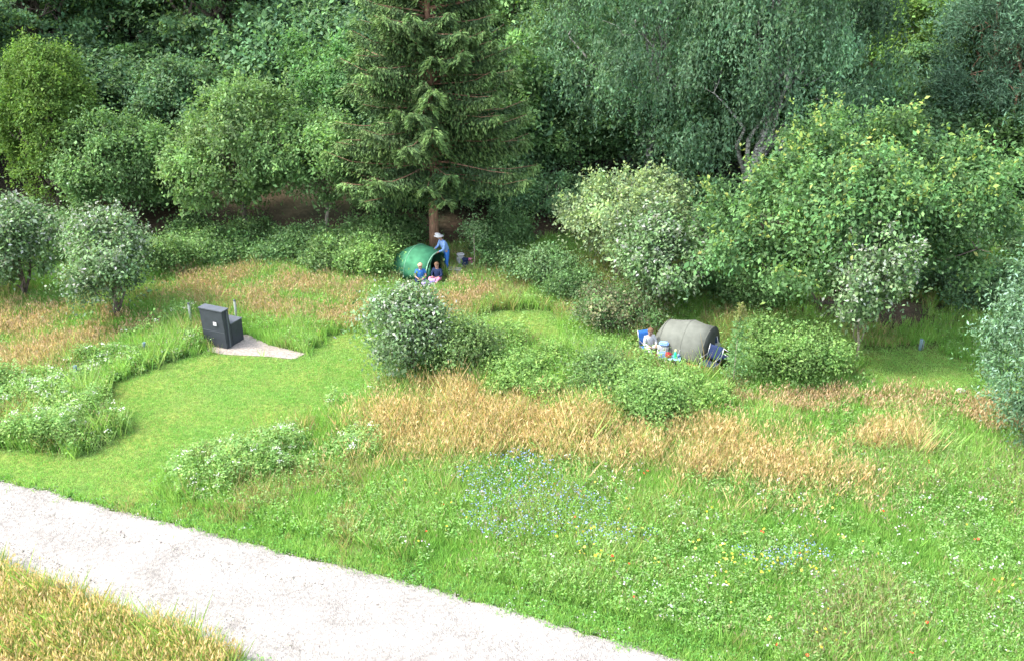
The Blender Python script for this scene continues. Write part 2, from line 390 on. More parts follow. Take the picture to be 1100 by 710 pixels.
LOG = []
FG = 'trees at the forest edge behind the meadow'
def build_trees():
    # ---- the front line of the forest, left to right
    tree(72, 46.0, 38, 116, 'dense bright olive-green oval tree at the left end of the forest edge', name='oval_conifer', rough_=0.08, main=0.84, macro=0.5, z0=0.3, pal=OLIVE, leaf=0.13, nl=22, lob=0.3, 
         spread=0.2, flat=0.8, k=1.1, per=30, clumpvar=0.12, D=4.6, group=FG)
    tree(146, 45.0, 116, 150, 'low round fruit tree right of the bright olive-green oval tree', 'fruit tree', 'fruit_tree', z0=0.3, pal=APPLE, leaf=0.15, nl=16, r=0.14, group=FG, spread=0.28)
    tree(262, 43.6, 98, 168, 'light green fruit tree with a leaning crown, shading the brown bank behind the grey box', 'fruit tree', 'fruit_tree', z0=0.3, pal=APPLE2, leaf=0.16, nl=18, r=0.15, group=FG, spread=0.28)
    tree(352, 43.6, 120, 128, 'fruit tree on a pale slender trunk left of the tall spruce', 'fruit tree', 'fruit_tree', z0=1.5, pal=APPLE, leaf=0.16, nl=14, bark=BARK_PALE, r=0.11, group=FG)
    tree(372, 51, 34, 150, 'rounded mid-green tree rising behind the fruit trees, left of the tall spruce', z0=1.2, pal=((0.055, 0.115, 0.035), (0.065, 0.125, 0.04)), leaf=0.19, nl=18, group=FG)
    # ---- the tall spruce
    loc = place(467, 42.2); root = empty('spruce_tree', loc, 0, 'tall spruce with drooping branches and a bare reddish trunk foot beside the green tent', 'spruce tree')
    cm, tm = spruce(19.5, 4.8, 3.2, 1.1, pal=((0.027, 0.047, 0.017), (0.036, 0.06, 0.021))); link('crown', cm, NEEDLE, root); link('trunk', tm, BARK_RED, root)
    # ---- birches with hanging twigs
    tree(690, 49, 0, 250, 'left of the two weeping grey-green birches behind the bushes', 'birch tree', 'birch_tree', H=15.5, z0=0.2, D=7.5, pal=BIRCH, leaf=0.17, nl=22, bark=BARK_BIRCH,
         mode='weep', hang=1.5, spread=0.42, k=1.0, per=60, aspect=0.42, macro=5.0, rough_=0.45, r=0.2)
    tree(815, 46, 0, 240, 'right, taller one of the two weeping grey-green birches', 'birch tree', 'birch_tree', H=17.0, z0=0.2, D=7.5, pal=BIRCH, leaf=0.17, nl=24, bark=BARK_BIRCH,
         mode='weep', hang=1.8, spread=0.42, k=1.0, per=60, aspect=0.42, macro=5.0, rough_=0.45, r=0.24)
    tree(955, 54, -50, 175, 'yellow-green leafy tree between the weeping birch and the blue-green pine', z0=1.5, pal=YGREEN, leaf=0.22, nl=20, mode='layer', spread=0.4)
    tree(1052, 47, -60, 150, 'blue-green pine with reddish limbs at the right end of the forest', 'pine tree', 'pine_tree', z0=2.0, pal=BLUEG, leaf=0.2, nl=20, bark=BARK_RED,
         mode='needle', mat=NEEDLE, aspect=0.22, spread=0.32, k=2.2, per=60)
    tree(1150, 44, 10, 130, 'second blue-green pine, cut by the right edge of the forest', 'pine tree', 'pine_tree', z0=1.0, pal=BLUEG, leaf=0.2, nl=18, bark=BARK_RED,
         mode='needle', mat=NEEDLE, aspect=0.22, spread=0.32, k=2.2, per=60)
    # ---- trees and tall shrubs in the meadow
    tree(906, 34.0, 130, 335, 'very wide walnut-like tree with yellow young leaves behind the bramble mound', name='broad_tree', z0=0.0, pal=((0.038, 0.078, 0.026), (0.047, 0.09, 0.029), (0.056, 0.102, 0.033)),
         leaf=0.16, nl=34, lob=0.36, stems=4, tip=YTIP, tip_p=0.03, spread=0.4, k=0.95, per=130, shoots=330, shoot_len=1.1, rough_=0.38, r=0.16, D=8.5)
    tree(668, 38.6, 180, 152, 'grey-olive open-crowned tree left of the wide yellow-tipped tree', name='open_crowned_tree', z0=0.4, pal=GREYOL, leaf=0.14, nl=18, stems=3, k=0.7, r=0.1, bark=BARK_PALE, tip=((0.15, 0.19, 0.07),), tip_p=0.2)
    tree(712, 35.6, 226, 112, 'silvery whitebeam shrub behind the left end of the grey tent', 'shrub', 'silver_shrub', z0=0.3, pal=SILVER, leaf=0.14, nl=14, stems=3, tip=SIL_TIP, tip_p=0.14, mat=LEAF_SILVER, r=0.07)
    tree(918, 30.9, 238, 98, 'small silver-leaved tree on a thin stem right of the bramble mound', 'small tree', 'silver_tree', z0=0.9, pal=SILVER, leaf=0.14, nl=12, tip=SIL_TIP, tip_p=0.2, mat=LEAF_SILVER, r=0.05, bark=BARK_PALE, k=0.75)
    tree(30, 36.8, 212, 100, 'silver-leaved shrub at the left edge below the olive-green oval tree', 'shrub', 'silver_shrub', z0=0.3, pal=SILVER, leaf=0.14, nl=14, stems=3, tip=SIL_TIP, tip_p=0.15, mat=LEAF_SILVER, r=0.07)
    tree(-60, 38, 190, 120, 'silver-leaved shrub outside the left edge of the meadow', 'shrub', 'silver_shrub', z0=0.3, pal=SILVER, leaf=0.16, nl=12, stems=3, tip=SIL_TIP, tip_p=0.15, mat=LEAF_SILVER, r=0.07)
    tree(128, 34.8, 233, 106, 'rounded silver-leaved shrub left of the dark grey box', 'shrub', 'silver_shrub', z0=0.15, pal=SILVER, leaf=0.13, nl=16, stems=4, tip=SIL_TIP, tip_p=0.14, mat=LEAF_SILVER, r=0.06)
    tree(440, 29.8, 316, 100, 'silver-leaved shrub standing in the middle of the meadow beside the mown lawn', 'shrub', 'silver_shrub', z0=0.15, pal=SILVER, leaf=0.12, nl=14, stems=4, tip=SIL_TIP, tip_p=0.14, mat=LEAF_SILVER, r=0.05, taper=0.0)
    tree(1116, 25.6, 280, 158, 'blue-green willow-like bush cut by the right edge of the picture', 'bush', 'willow_bush', z0=-0.7, main=0.78, rough_=0.2, pal=((0.04, 0.08, 0.032), (0.052, 0.095, 0.04), (0.062, 0.108, 0.05)), leaf=0.12, nl=20, stems=4,
         tip=((0.11, 0.17, 0.11),), tip_p=0.12, mat=LEAF_SILVER, aspect=0.35, k=1.2, r=0.06)
    B = 'bush'
    for a in [
        (850, 30.0, 348, 148, 'round bramble mound between the grey tent and the silver-leaved small tree', BRAMBLE, 0.1, 3.4),
        (582, 38.2, 272, 86, 'light green bush at the far edge of the small mown clearing', ((0.08, 0.14, 0.05), (0.095, 0.15, 0.06)), 0.11, None),
        (660, 34.2, 312, 112, 'green bush with brownish lower leaves left of the grey tent', ((0.07, 0.125, 0.04), (0.085, 0.12, 0.05), (0.10, 0.10, 0.055)), 0.1, None),
        (622, 36.5, 296, 70, 'bush between the mown clearing and the grey-olive tree', MID, 0.1, None),
        (352, 40.2, 272, 80, 'low bush in front of the pale slender trunk', APPLE2, 0.12, None),
        (402, 39.5, 264, 70, 'low bush directly left of the green tent', BRAMBLE, 0.12, None),
        (300, 41.0, 270, 60, 'low bush on the foot of the brown bank', MID, 0.12, None),
        (232, 41.3, 262, 88, 'low bush below the light green leaning fruit tree', APPLE, 0.12, None),
        (180, 39.5, 258, 70, 'low bush right behind the rounded silver-leaved shrub', APPLE2, 0.12, None),
        (530, 41.0, 268, 60, 'low bush right of the white cool box under the spruce', MID, 0.12, None),
        (708, 26.9, 410, 92, 'thick bramble bush in front of the grey tent', BRAMBLE, 0.09, None),
        (650, 28.6, 404, 84, 'bramble bush between the middle silver-leaved shrub and the grey tent', APPLE2, 0.09, None),
        (500, 29.8, 352, 76, 'upright pale green bush touching the middle silver-leaved shrub', ((0.095, 0.15, 0.045), (0.11, 0.16, 0.055)), 0.10, None),
        (205, 44.2, 235, 60, 'green undergrowth bush left on the brown bank', MID, 0.12, None),
        (262, 42.6, 240, 90, 'green bush under the light green leaning fruit tree', APPLE, 0.12, None),
        (330, 41.2, 250, 70, 'small green bush left of the pale slender trunk', MID, 0.12, None),
        (395, 42.3, 236, 90, 'green bush between the pale slender trunk and the green tent', APPLE, 0.12, None),
        (430, 43.6, 236, 70, 'dark green bush behind the green tent', MID, 0.12, None),
        (535, 42.8, 240, 90, 'dark green bush under the right side of the spruce', MID, 0.12, None),
        (100, 42.0, 240, 120, 'green bush between the left silver shrubs and the low fruit tree', APPLE, 0.12, None),
        (1010, 37.5, 300, 150, 'dark bush in the shade behind the right-hand grass patch', DARK, 0.13, None),
        (800, 36.5, 300, 120, 'dark green bush behind the right end of the grey tent', MID, 0.12, None),
        (1100, 36, 290, 110, 'dark bush behind the blue-green willow-like bush', DARK, 0.13, None),
    ]:
        px, Y, top, w, lab, pal, lf, D = a
        tree(px, Y, top, w, lab, B, 'bush', z0=0.0, pal=pal, leaf=lf, nl=14, lob=0.36, stems=4, k=0.85, r=0.035, D=D, spread=0.24, flat=0.8, per=60, clumpvar=0.35, rough_=0.5, minH=1.15 if w > 65 else 0.9)
    # ---- undergrowth under the first trees
    proto = tree(520, 47.5, 222, 110, 'dark undergrowth bush behind the spruce trunk', B, 'undergrowth_bush', z0=0.0, pal=DARK, leaf=0.14, nl=12, stems=3, k=0.8, r=0.04, spread=0.28, H=2.0,
                 group='undergrowth bushes between the forest trunks')
    for px, Y, s, lab in [(420, 46.5, .8, 'dark undergrowth bush left of the spruce trunk'), (590, 46, 1.05, 'dark undergrowth bush between spruce and left birch'), (640, 45, 1.2, 'dark undergrowth bush under the left birch'),
                          (560, 50, 1.5, 'tall dark undergrowth bush in the gap right of the spruce'), (470, 52, 1.5, 'tall dark undergrowth bush far behind the spruce'), (240, 52, 1.0, 'dark undergrowth bush behind the light green fruit tree'),
                          (120, 52, 1.2, 'dark undergrowth bush behind the low round fruit tree'), (10, 43, 1.2, 'dark undergrowth bush behind the left-edge silver shrub'), (740, 44, 1.4, 'dark undergrowth bush behind the silvery whitebeam shrub'),
                          (1010, 43, 1.5, 'dark undergrowth bush below the blue-green pine'), (1110, 41, 1.3, 'dark undergrowth bush below the second blue-green pine'), (330, 53, 1.1, 'dark undergrowth bush above the brown bank'),
                          (190, 47.5, .55, 'small dark undergrowth bush left of the leaning fruit tree')]:
        c = copy_tree(proto); c['label'] = lab; p = place(px, Y); c.location = Vector(p); c.rotation_euler.z = rng.uniform(0, 6.28); c.scale = (s, s, s * rng.uniform(0.8, 1.1))
    # ---- young trees filling the forest floor
    G3 = 'young trees under the big forest trees'
    Y1 = tree(20, 52, 150, 150, 'young mid-green tree at the left edge behind the silver shrubs', name='young_tree', H=6.0, z0=0.1, pal=((0.045, 0.085, 0.028), (0.055, 0.10, 0.03)), leaf=0.19, nl=16, stems=2, mode='layer', spread=0.45, group=G3)
    Y2 = tree(205, 52, 150, 150, 'young dark tree behind the gap of the two fruit trees', name='young_tree', H=6.0, z0=0.1, pal=DARK, leaf=0.19, nl=16, stems=2, spread=0.42, group=G3)
    for pr, px, Y, s_, lab in [(Y2, 100, 54, 1.1, 'young dark tree right behind the olive-green oval tree'), (Y1, 150, 57, 1.2, 'young mid-green tree behind the low round fruit tree'), (Y1, 290, 54, 1.0, 'young mid-green tree behind the light green fruit tree'),
        (Y2, 340, 57, 1.3, 'young dark tree behind the rounded mid-green tree'), (Y2, 430, 50, 1.0, 'young dark tree left behind the spruce'), (Y1, 520, 51, 1.15, 'young mid-green tree right behind the spruce'),
        (Y2, 575, 53, 1.2, 'young dark tree in the gap right of the spruce'), (Y1, 620, 51, .8, 'young mid-green tree at the left birch'), (Y2, 665, 54, 1.2, 'young dark tree right behind the left birch'), (Y2, 745, 50, 1.0, 'young dark tree between the two birches'),
        (Y1, 800, 53, 1.1, 'young mid-green tree behind the right birch'), (Y2, 870, 49, 1.0, 'young dark tree behind the wide yellow-tipped tree'), (Y1, 905, 52, 1.0, 'young mid-green tree below the yellow-green tree'),
        (Y2, 965, 47, .9, 'young dark tree between wide yellow-tipped tree and pine'), (Y2, 1030, 49, 1.1, 'young dark tree behind the blue-green pine'), (Y1, 1090, 46, 1.0, 'young mid-green tree between the two pines'),
        (Y2, -60, 50, 1.2, 'young dark tree outside the left edge'), (Y2, 1180, 45, 1.2, 'young dark tree outside the right edge'), (Y1, -10, 60, 1.3, 'young mid-green tree deep in the forest at the left edge'),
        (Y1, 60, 64, 1.4, 'young mid-green tree deep in the forest behind the olive-green oval tree'), (Y2, 240, 63, 1.4, 'young dark tree deep in the forest on the left'), (Y1, 1260, 48, 1.3, 'young mid-green tree far outside the right edge'), (Y1, -150, 50, 1.3, 'young mid-green tree far outside the left edge')]:
        c = copy_tree(pr); c['label'] = lab; c.location = Vector(place(px, Y)); c.rotation_euler.z = rng.uniform(0, 6.28); c.scale = (s_ * 1.1, s_ * 1.1, s_ * rng.uniform(0.85, 1.15))
    # ---- the rows behind
    G2 = 'tall trees further back in the forest'
    P1 = tree(60, 58, -40, 210, 'huge dark broad-leaved tree rising behind the olive-green oval tree', name='forest_tree', z0=0.8, pal=DARK, leaf=0.22, nl=26, mode='layer', spread=0.5, k=0.85, group=G2, H=15.5, per=90, clumpvar=0.3, tip=((0.08, 0.13, 0.03),), tip_p=0.15)
    P2 = tree(255, 59, -50, 220, 'huge dark broad-leaved tree rising behind the light green fruit tree', name='forest_tree', z0=0.8, pal=DARK, leaf=0.22, nl=26, mode='layer', spread=0.5, k=0.85, group=G2, H=15.5, per=90, clumpvar=0.3, tip=((0.08, 0.13, 0.03),), tip_p=0.15)
    P3 = tree(560, 60, -20, 190, 'green broad-leaved forest tree right behind the top of the spruce', name='forest_tree', z0=0.8, pal=MID, leaf=0.25, nl=24, spread=0.5, k=0.9, group=G2, H=14, per=90, clumpvar=0.25)
    P4 = tree(415, 62, -30, 130, 'grey-green feathery forest tree left behind the top of the spruce', name='forest_tree', z0=0.8, pal=BIRCH, leaf=0.22, nl=22, mode='weep', hang=1.2, spread=0.5, k=0.8, group=G2, H=15)
    for pr, px, Y, s, lab in [
        (P2, -40, 50, .75, 'dark broad-leaved forest tree on a straight dark trunk at the left edge'), (P1, -110, 62, 1.0, 'dark forest tree outside the left edge, second row'), (P2, 160, 66, 1.08, 'dark forest tree between the two huge ones on the left'),
        (P1, 340, 64, .98, 'dark forest tree behind the rounded mid-green tree'), (P3, 625, 66, 1.0, 'green forest tree in the gap between spruce and left birch'), (P1, 610, 54, .62, 'smaller dark forest tree in the gap right of the spruce'),
        (P2, 500, 56, .6, 'smaller dark forest tree hidden behind the spruce'), (P3, 880, 64, 1.0, 'green forest tree behind the right birch'), (P4, 1010, 66, 1.0, 'grey-green forest tree behind the yellow-green tree'),
        (P3, 1110, 60, .95, 'green forest tree behind the blue-green pines'), (P1, 750, 60, .95, 'dark forest tree behind the two birches'), (P1, 1010, 50, .62, 'dark forest tree below the yellow-green tree'),
        (P2, 1200, 52, .85, 'dark forest tree outside the right edge'), (P1, 1300, 56, 1.0, 'dark forest tree far outside the right edge'), (P2, -220, 54, 1.0, 'dark forest tree far outside the left edge'),
        (P1, 0, 78, 1.15, 'back-row forest tree at the far left'), (P2, 110, 82, 1.2, 'back-row forest tree, second from the left'), (P3, 220, 80, 1.25, 'back-row forest tree, third from the left'), (P1, 330, 82, 1.2, 'back-row forest tree, fourth from the left'),
        (P2, 440, 80, 1.2, 'back-row forest tree behind the top of the spruce'), (P3, 550, 84, 1.25, 'back-row forest tree right of the spruce top'), (P1, 660, 82, 1.2, 'back-row forest tree behind the left birch'), (P2, 780, 80, 1.2, 'back-row forest tree behind the right birch'),
        (P3, 890, 84, 1.25, 'back-row forest tree, third from the right'), (P1, 990, 82, 1.1, 'back-row forest tree, second from the right'), (P2, 1090, 80, 1.2, 'back-row forest tree at the far right'),
        (P1, -140, 82, 1.2, 'back-row forest tree outside the left edge'), (P2, 1220, 82, 1.2, 'back-row forest tree outside the right edge')]:
        c = copy_tree(pr); c['label'] = lab; c.location = Vector(place(px, Y)); c.rotation_euler.z = rng.uniform(0, 6.28); c.scale = (s, s, s * rng.uniform(0.9, 1.1))
    # dark straight trunk at the left edge
    # sapling in front of the tent's right end
    root = empty('sapling', place(787, 28.9), 0, 'thin leafy sapling with a pale yellowish tip right of the grey tent', 'sapling')
    n = 900; t = rng.random(n); h = 3.0
    pos = np.stack([rng.normal(0, 0.17, n) * (1.2 - t), rng.normal(0, 0.17, n) * (1.2 - t), 0.25 + t * (h - 0.25)], 1)
    U = norm(np.stack([pos[:, 0], pos[:, 1], np.full(n, 0.08)], 1) + rng.normal(0, 0.1, (n, 3))); Hn = rng.normal(0, 0.4, (n, 3)) + np.array([0, 0, 1])
    col = jitcol((0.075, 0.13, 0.045), n); col[t > 0.8] = jitcol((0.2, 0.22, 0.08), int((t > 0.8).sum()))
    link('crown', build_mesh('crown', leaves(pos, U, Hn, 0.12, 0.06), 0, 4, col), LEAF, root)
    T = Tubes(6); T.add(wobble((0, 0, -0.1), (0.03, 0, h), 5, 0.08), [0.02, 0.016, 0.012, 0.008, 0.004]); link('stem', T.mesh('stem'), BARK_PALE, root)
# ------------------------------------------------------------------ ground zones (laid out on the ground plane)
def poly(pts): return np.array([at(*p)[:2] for p in pts])
def inside(P, x, y):
    x = np.asarray(x); y = np.asarray(y); r = np.zeros(x.shape, bool); n = len(P)
    for i in range(n):
        x0, y0 = P[i]; x1, y1 = P[i - 1]
        c = ((y0 > y) != (y1 > y)) & (x < (x1 - x0) * (y - y0) / ((y1 - y0) + 1e-12) + x0)
        r ^= c
    return r
top_px = [(0, 518), (100, 541), (200, 566), (300, 593), (400, 617), (500, 643), (600, 672), (735, 712)]
bot_px = [(-10, 612), (60, 643), (150, 676), (250, 712)]
RT = np.array([at(*p)[:2] for p in top_px]); RB = np.array([at(*p)[:2] for p in bot_px])
# the track runs on straight outside the frame
d0 = (RT[1] - RT[0]); d0 /= np.linalg.norm(d0); d1 = RT[-1] - RT[-3]; d1 /= np.linalg.norm(d1)
RT = np.vstack([RT[0] - d0 * 30, RT, RT[-1] + d1 * 30])
e0 = (RB[1] - RB[0]); e0 /= np.linalg.norm(e0); e1 = RB[-1] - RB[-2]; e1 /= np.linalg.norm(e1)
RB = np.vstack([RB[0] - d0 * 30, RB, RB[-1] + d1 * 30])
ROAD = np.vstack([RT, RB[::-1]])
LAWN = poly([(-40, 478), (90, 489), (140, 455), (95, 440), (118, 415), (190, 383), (250, 379), (330, 384), (350, 362), (385, 352), (410, 362), (424, 392), (418, 412), (340, 446), (310, 462), (205, 492), (172, 520), (160, 548), (60, 527), (-40, 505)])
LAWN2 = poly([(505, 345), (530, 334), (590, 334), (606, 352), (600, 372), (560, 368)])
LAWN3 = poly([(925, 372), (1000, 372), (1060, 392), (1045, 424), (960, 424), (918, 408)])
GOLD = poly([(405, 455), (440, 432), (520, 430), (600, 446), (700, 462), (800, 478), (915, 508), (918, 536), (870, 532), (760, 508), (640, 496), (560, 492), (500, 492), (420, 490), (385, 480)])
GOLD2 = poly([(935, 470), (985, 468), (985, 496), (935, 492)])
RUST = poly([(172, 300), (230, 292), (330, 300), (395, 318), (400, 350), (360, 356), (300, 345), (240, 330), (180, 322)])
RUST2 = poly([(-60, 335), (40, 330), (150, 345), (190, 356), (120, 375), (60, 400), (20, 425), (-60, 420)])
RUST3 = poly([(430, 330), (500, 305), (545, 318), (500, 340), (470, 352)])
RUST4 = poly([(760, 424), (1060, 424), (1100, 450), (1100, 470), (1000, 452), (860, 448), (760, 440)])
BLUE = poly([(495, 522), (550, 500), (600, 515), (660, 560), (700, 590), (660, 605), (600, 598), (540, 600), (500, 570)])
BLUE2 = poly([(800, 600), (870, 592), (900, 615), (850, 634), (800, 625)])
YEL = poly([(600, 580), (680, 578), (720, 596), (860, 610), (890, 640), (760, 632), (640, 612)])
TALL = poly([(-60, 420), (40, 405), (120, 370), (210, 340), (222, 374), (150, 404), (95, 440), (140, 470), (120, 488), (-60, 488)])
TALL2 = poly([(170, 500), (250, 470), (330, 455), (420, 412), (450, 430), (410, 455), (395, 500), (300, 520), (200, 540)])
THICK = poly([(470, 415), (490, 375), (560, 370), (640, 385), (760, 405), (775, 440), (760, 465), (700, 462), (600, 446), (520, 430)])
FRONT = poly([(-60, 600), (0, 612), (60, 643), (150, 676), (260, 714), (200, 800), (-200, 800)])
PAD = poly([(222, 377), (246, 358), (268, 360), (290, 371), (328, 380), (316, 386), (285, 383), (240, 381)])
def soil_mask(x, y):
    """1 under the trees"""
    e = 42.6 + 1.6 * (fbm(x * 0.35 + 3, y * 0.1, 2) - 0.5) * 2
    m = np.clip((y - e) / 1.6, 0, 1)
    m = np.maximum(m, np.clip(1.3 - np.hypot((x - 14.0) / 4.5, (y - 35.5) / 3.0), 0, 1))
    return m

def ground():
    nx, ny = 300, 340
    xs = np.linspace(-1, 1, nx); xs = np.sign(xs) * (np.abs(xs) ** 2.2) * 260 + xs * 40
    t = np.linspace(0, 1, ny); ys = -20 + t * 90 + 400 * t ** 6
    X, Y = np.meshgrid(xs, ys); Z = hgt(X, Y)
    v = np.stack([X.ravel(), Y.ravel(), Z.ravel()], 1)
    f = []
    for j in range(ny - 1):
        for i in range(nx - 1):
            a = j * nx + i; f.append((a, a + 1, a + nx + 1, a + nx))
    me = bpy.data.meshes.new('ground'); me.from_pydata(v.tolist(), [], f)
    me.polygons.foreach_set('use_smooth', [True] * len(me.polygons))
    x, y = X.ravel(), Y.ravel()
    j1 = (fbm(x * 1.5, y * 1.5) - 0.5) * 0.8; j2 = (fbm(x * 1.5 + 50, y * 1.5 + 20) - 0.5) * 0.8
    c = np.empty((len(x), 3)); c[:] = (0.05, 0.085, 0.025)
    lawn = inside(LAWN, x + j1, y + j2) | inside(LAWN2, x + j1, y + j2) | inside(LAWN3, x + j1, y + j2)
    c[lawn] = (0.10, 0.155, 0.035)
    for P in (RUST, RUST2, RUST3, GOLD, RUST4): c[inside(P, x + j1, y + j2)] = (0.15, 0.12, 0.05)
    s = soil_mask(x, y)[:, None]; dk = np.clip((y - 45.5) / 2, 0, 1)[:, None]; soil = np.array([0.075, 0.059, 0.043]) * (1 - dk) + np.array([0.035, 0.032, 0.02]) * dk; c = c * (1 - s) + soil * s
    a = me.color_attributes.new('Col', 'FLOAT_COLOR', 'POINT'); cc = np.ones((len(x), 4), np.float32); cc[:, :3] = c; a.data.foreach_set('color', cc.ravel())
    m, nt, out = mat_new('soil_and_turf'); N = nt.nodes; L = nt.links
    at_ = N.new('ShaderNodeAttribute'); at_.attribute_name = 'Col'; tc = N.new('ShaderNodeTexCoord')
    n1 = N.new('ShaderNodeTexNoise'); n1.inputs['Scale'].default_value = 0.5; n1.inputs['Detail'].default_value = 8; L.new(tc.outputs['Object'], n1.inputs[0])
    n2 = N.new('ShaderNodeTexNoise'); n2.inputs['Scale'].default_value = 7; n2.inputs['Detail'].default_value = 6; L.new(tc.outputs['Object'], n2.inputs[0])
    mr = N.new('ShaderNodeMapRange'); mr.inputs[1].default_value = 0.3; mr.inputs[2].default_value = 0.7; mr.inputs[3].default_value = 0.65; mr.inputs[4].default_value = 1.35; L.new(n2.outputs[0], mr.inputs[0])
    mx = N.new('ShaderNodeMix'); mx.data_type = 'RGBA'; mx.blend_type = 'MULTIPLY'; mx.inputs[0].default_value = 1
    L.new(at_.outputs[0], mx.inputs[6]); L.new(mr.outputs[0], mx.inputs[7])
    cr = N.new('ShaderNodeValToRGB'); cr.color_ramp.elements[0].position = 0.35; cr.color_ramp.elements[0].color = (0.8, 0.95, 0.8, 1); cr.color_ramp.elements[1].position = 0.65; cr.color_ramp.elements[1].color = (1.3, 1.05, 1.0, 1)
    L.new(n1.outputs[0], cr.inputs[0]); m2 = N.new('ShaderNodeMix'); m2.data_type = 'RGBA'; m2.blend_type = 'MULTIPLY'; m2.inputs[0].default_value = 1
    L.new(mx.outputs[2], m2.inputs[6]); L.new(cr.outputs[0], m2.inputs[7])
    p = N.new('ShaderNodeBsdfPrincipled'); p.inputs['Roughness'].default_value = 0.95; p.inputs['Specular IOR Level'].default_value = 0.1
    b = N.new('ShaderNodeBump'); b.inputs['Strength'].default_value = 0.7; b.inputs['Distance'].default_value = 0.05; L.new(n2.outputs[0], b.inputs['Height']); L.new(b.outputs[0], p.inputs['Normal'])
    L.new(m2.outputs[2], p.inputs['Base Color']); L.new(p.outputs[0], out.inputs[0])
    tag(link('ground', me, m), kind='structure')

def gravel_mat(name, tone):
    m, nt, out = mat_new(name); N = nt.nodes; L = nt.links
    tc = N.new('ShaderNodeTexCoord')
    vo = N.new('ShaderNodeTexVoronoi'); vo.inputs['Scale'].default_value = 28; L.new(tc.outputs['Object'], vo.inputs['Vector'])
    n1 = N.new('ShaderNodeTexNoise'); n1.inputs['Scale'].default_value = 0.9; n1.inputs['Detail'].default_value = 8; n1.inputs['Roughness'].default_value = 0.65; L.new(tc.outputs['Object'], n1.inputs[0])
    n2 = N.new('ShaderNodeTexNoise'); n2.inputs['Scale'].default_value = 11; n2.inputs['Detail'].default_value = 7; L.new(tc.outputs['Object'], n2.inputs[0])
    bw = N.new('ShaderNodeRGBToBW'); L.new(vo.outputs['Color'], bw.inputs[0])
    mr = N.new('ShaderNodeMapRange'); mr.inputs[3].default_value = 0.78; mr.inputs[4].default_value = 1.08; L.new(bw.outputs[0], mr.inputs[0])
    mr2 = N.new('ShaderNodeMapRange'); mr2.inputs[1].default_value = 0.3; mr2.inputs[2].default_value = 0.7; mr2.inputs[3].default_value = 0.7; mr2.inputs[4].default_value = 1.12; L.new(n1.outputs[0], mr2.inputs[0])
    mr3 = N.new('ShaderNodeMapRange'); mr3.inputs[1].default_value = 0.35; mr3.inputs[2].default_value = 0.6; mr3.inputs[3].default_value = 0.72; mr3.inputs[4].default_value = 1.04; L.new(n2.outputs[0], mr3.inputs[0])
    a = N.new('ShaderNodeMath'); a.operation = 'MULTIPLY'; L.new(mr.outputs[0], a.inputs[0]); L.new(mr2.outputs[0], a.inputs[1])
    a2 = N.new('ShaderNodeMath'); a2.operation = 'MULTIPLY'; L.new(a.outputs[0], a2.inputs[0]); L.new(mr3.outputs[0], a2.inputs[1])
    mx = N.new('ShaderNodeMix'); mx.data_type = 'RGBA'; mx.blend_type = 'MULTIPLY'; mx.inputs[0].default_value = 1; mx.inputs[6].default_value = (*tone, 1); L.new(a2.outputs[0], mx.inputs[7])
    p = N.new('ShaderNodeBsdfPrincipled'); p.inputs['Roughness'].default_value = 0.95; p.inputs['Specular IOR Level'].default_value = 0.15
    b = N.new('ShaderNodeBump'); b.inputs['Strength'].default_value = 0.8; b.inputs['Distance'].default_value = 0.025; L.new(vo.outputs['Distance'], b.inputs['Height']); 
    b2 = N.new('ShaderNodeBump'); b2.inputs['Strength'].default_value = 0.5; b2.inputs['Distance'].default_value = 0.06; L.new(n2.outputs[0], b2.inputs['Height']); L.new(b.outputs[0], b2.inputs['Normal']); L.new(b2.outputs[0], p.inputs['Normal'])
    L.new(mx.outputs[2], p.inputs['Base Color']); L.new(p.outputs[0], out.inputs[0])
    return m
def resample(P, n):
    seg = np.linalg.norm(np.diff(P, axis=0), axis=1); s = np.concatenate([[0], np.cumsum(seg)]); t = np.linspace(0, s[-1], n)
    return np.stack([np.interp(t, s, P[:, 0]), np.interp(t, s, P[:, 1])], 1)
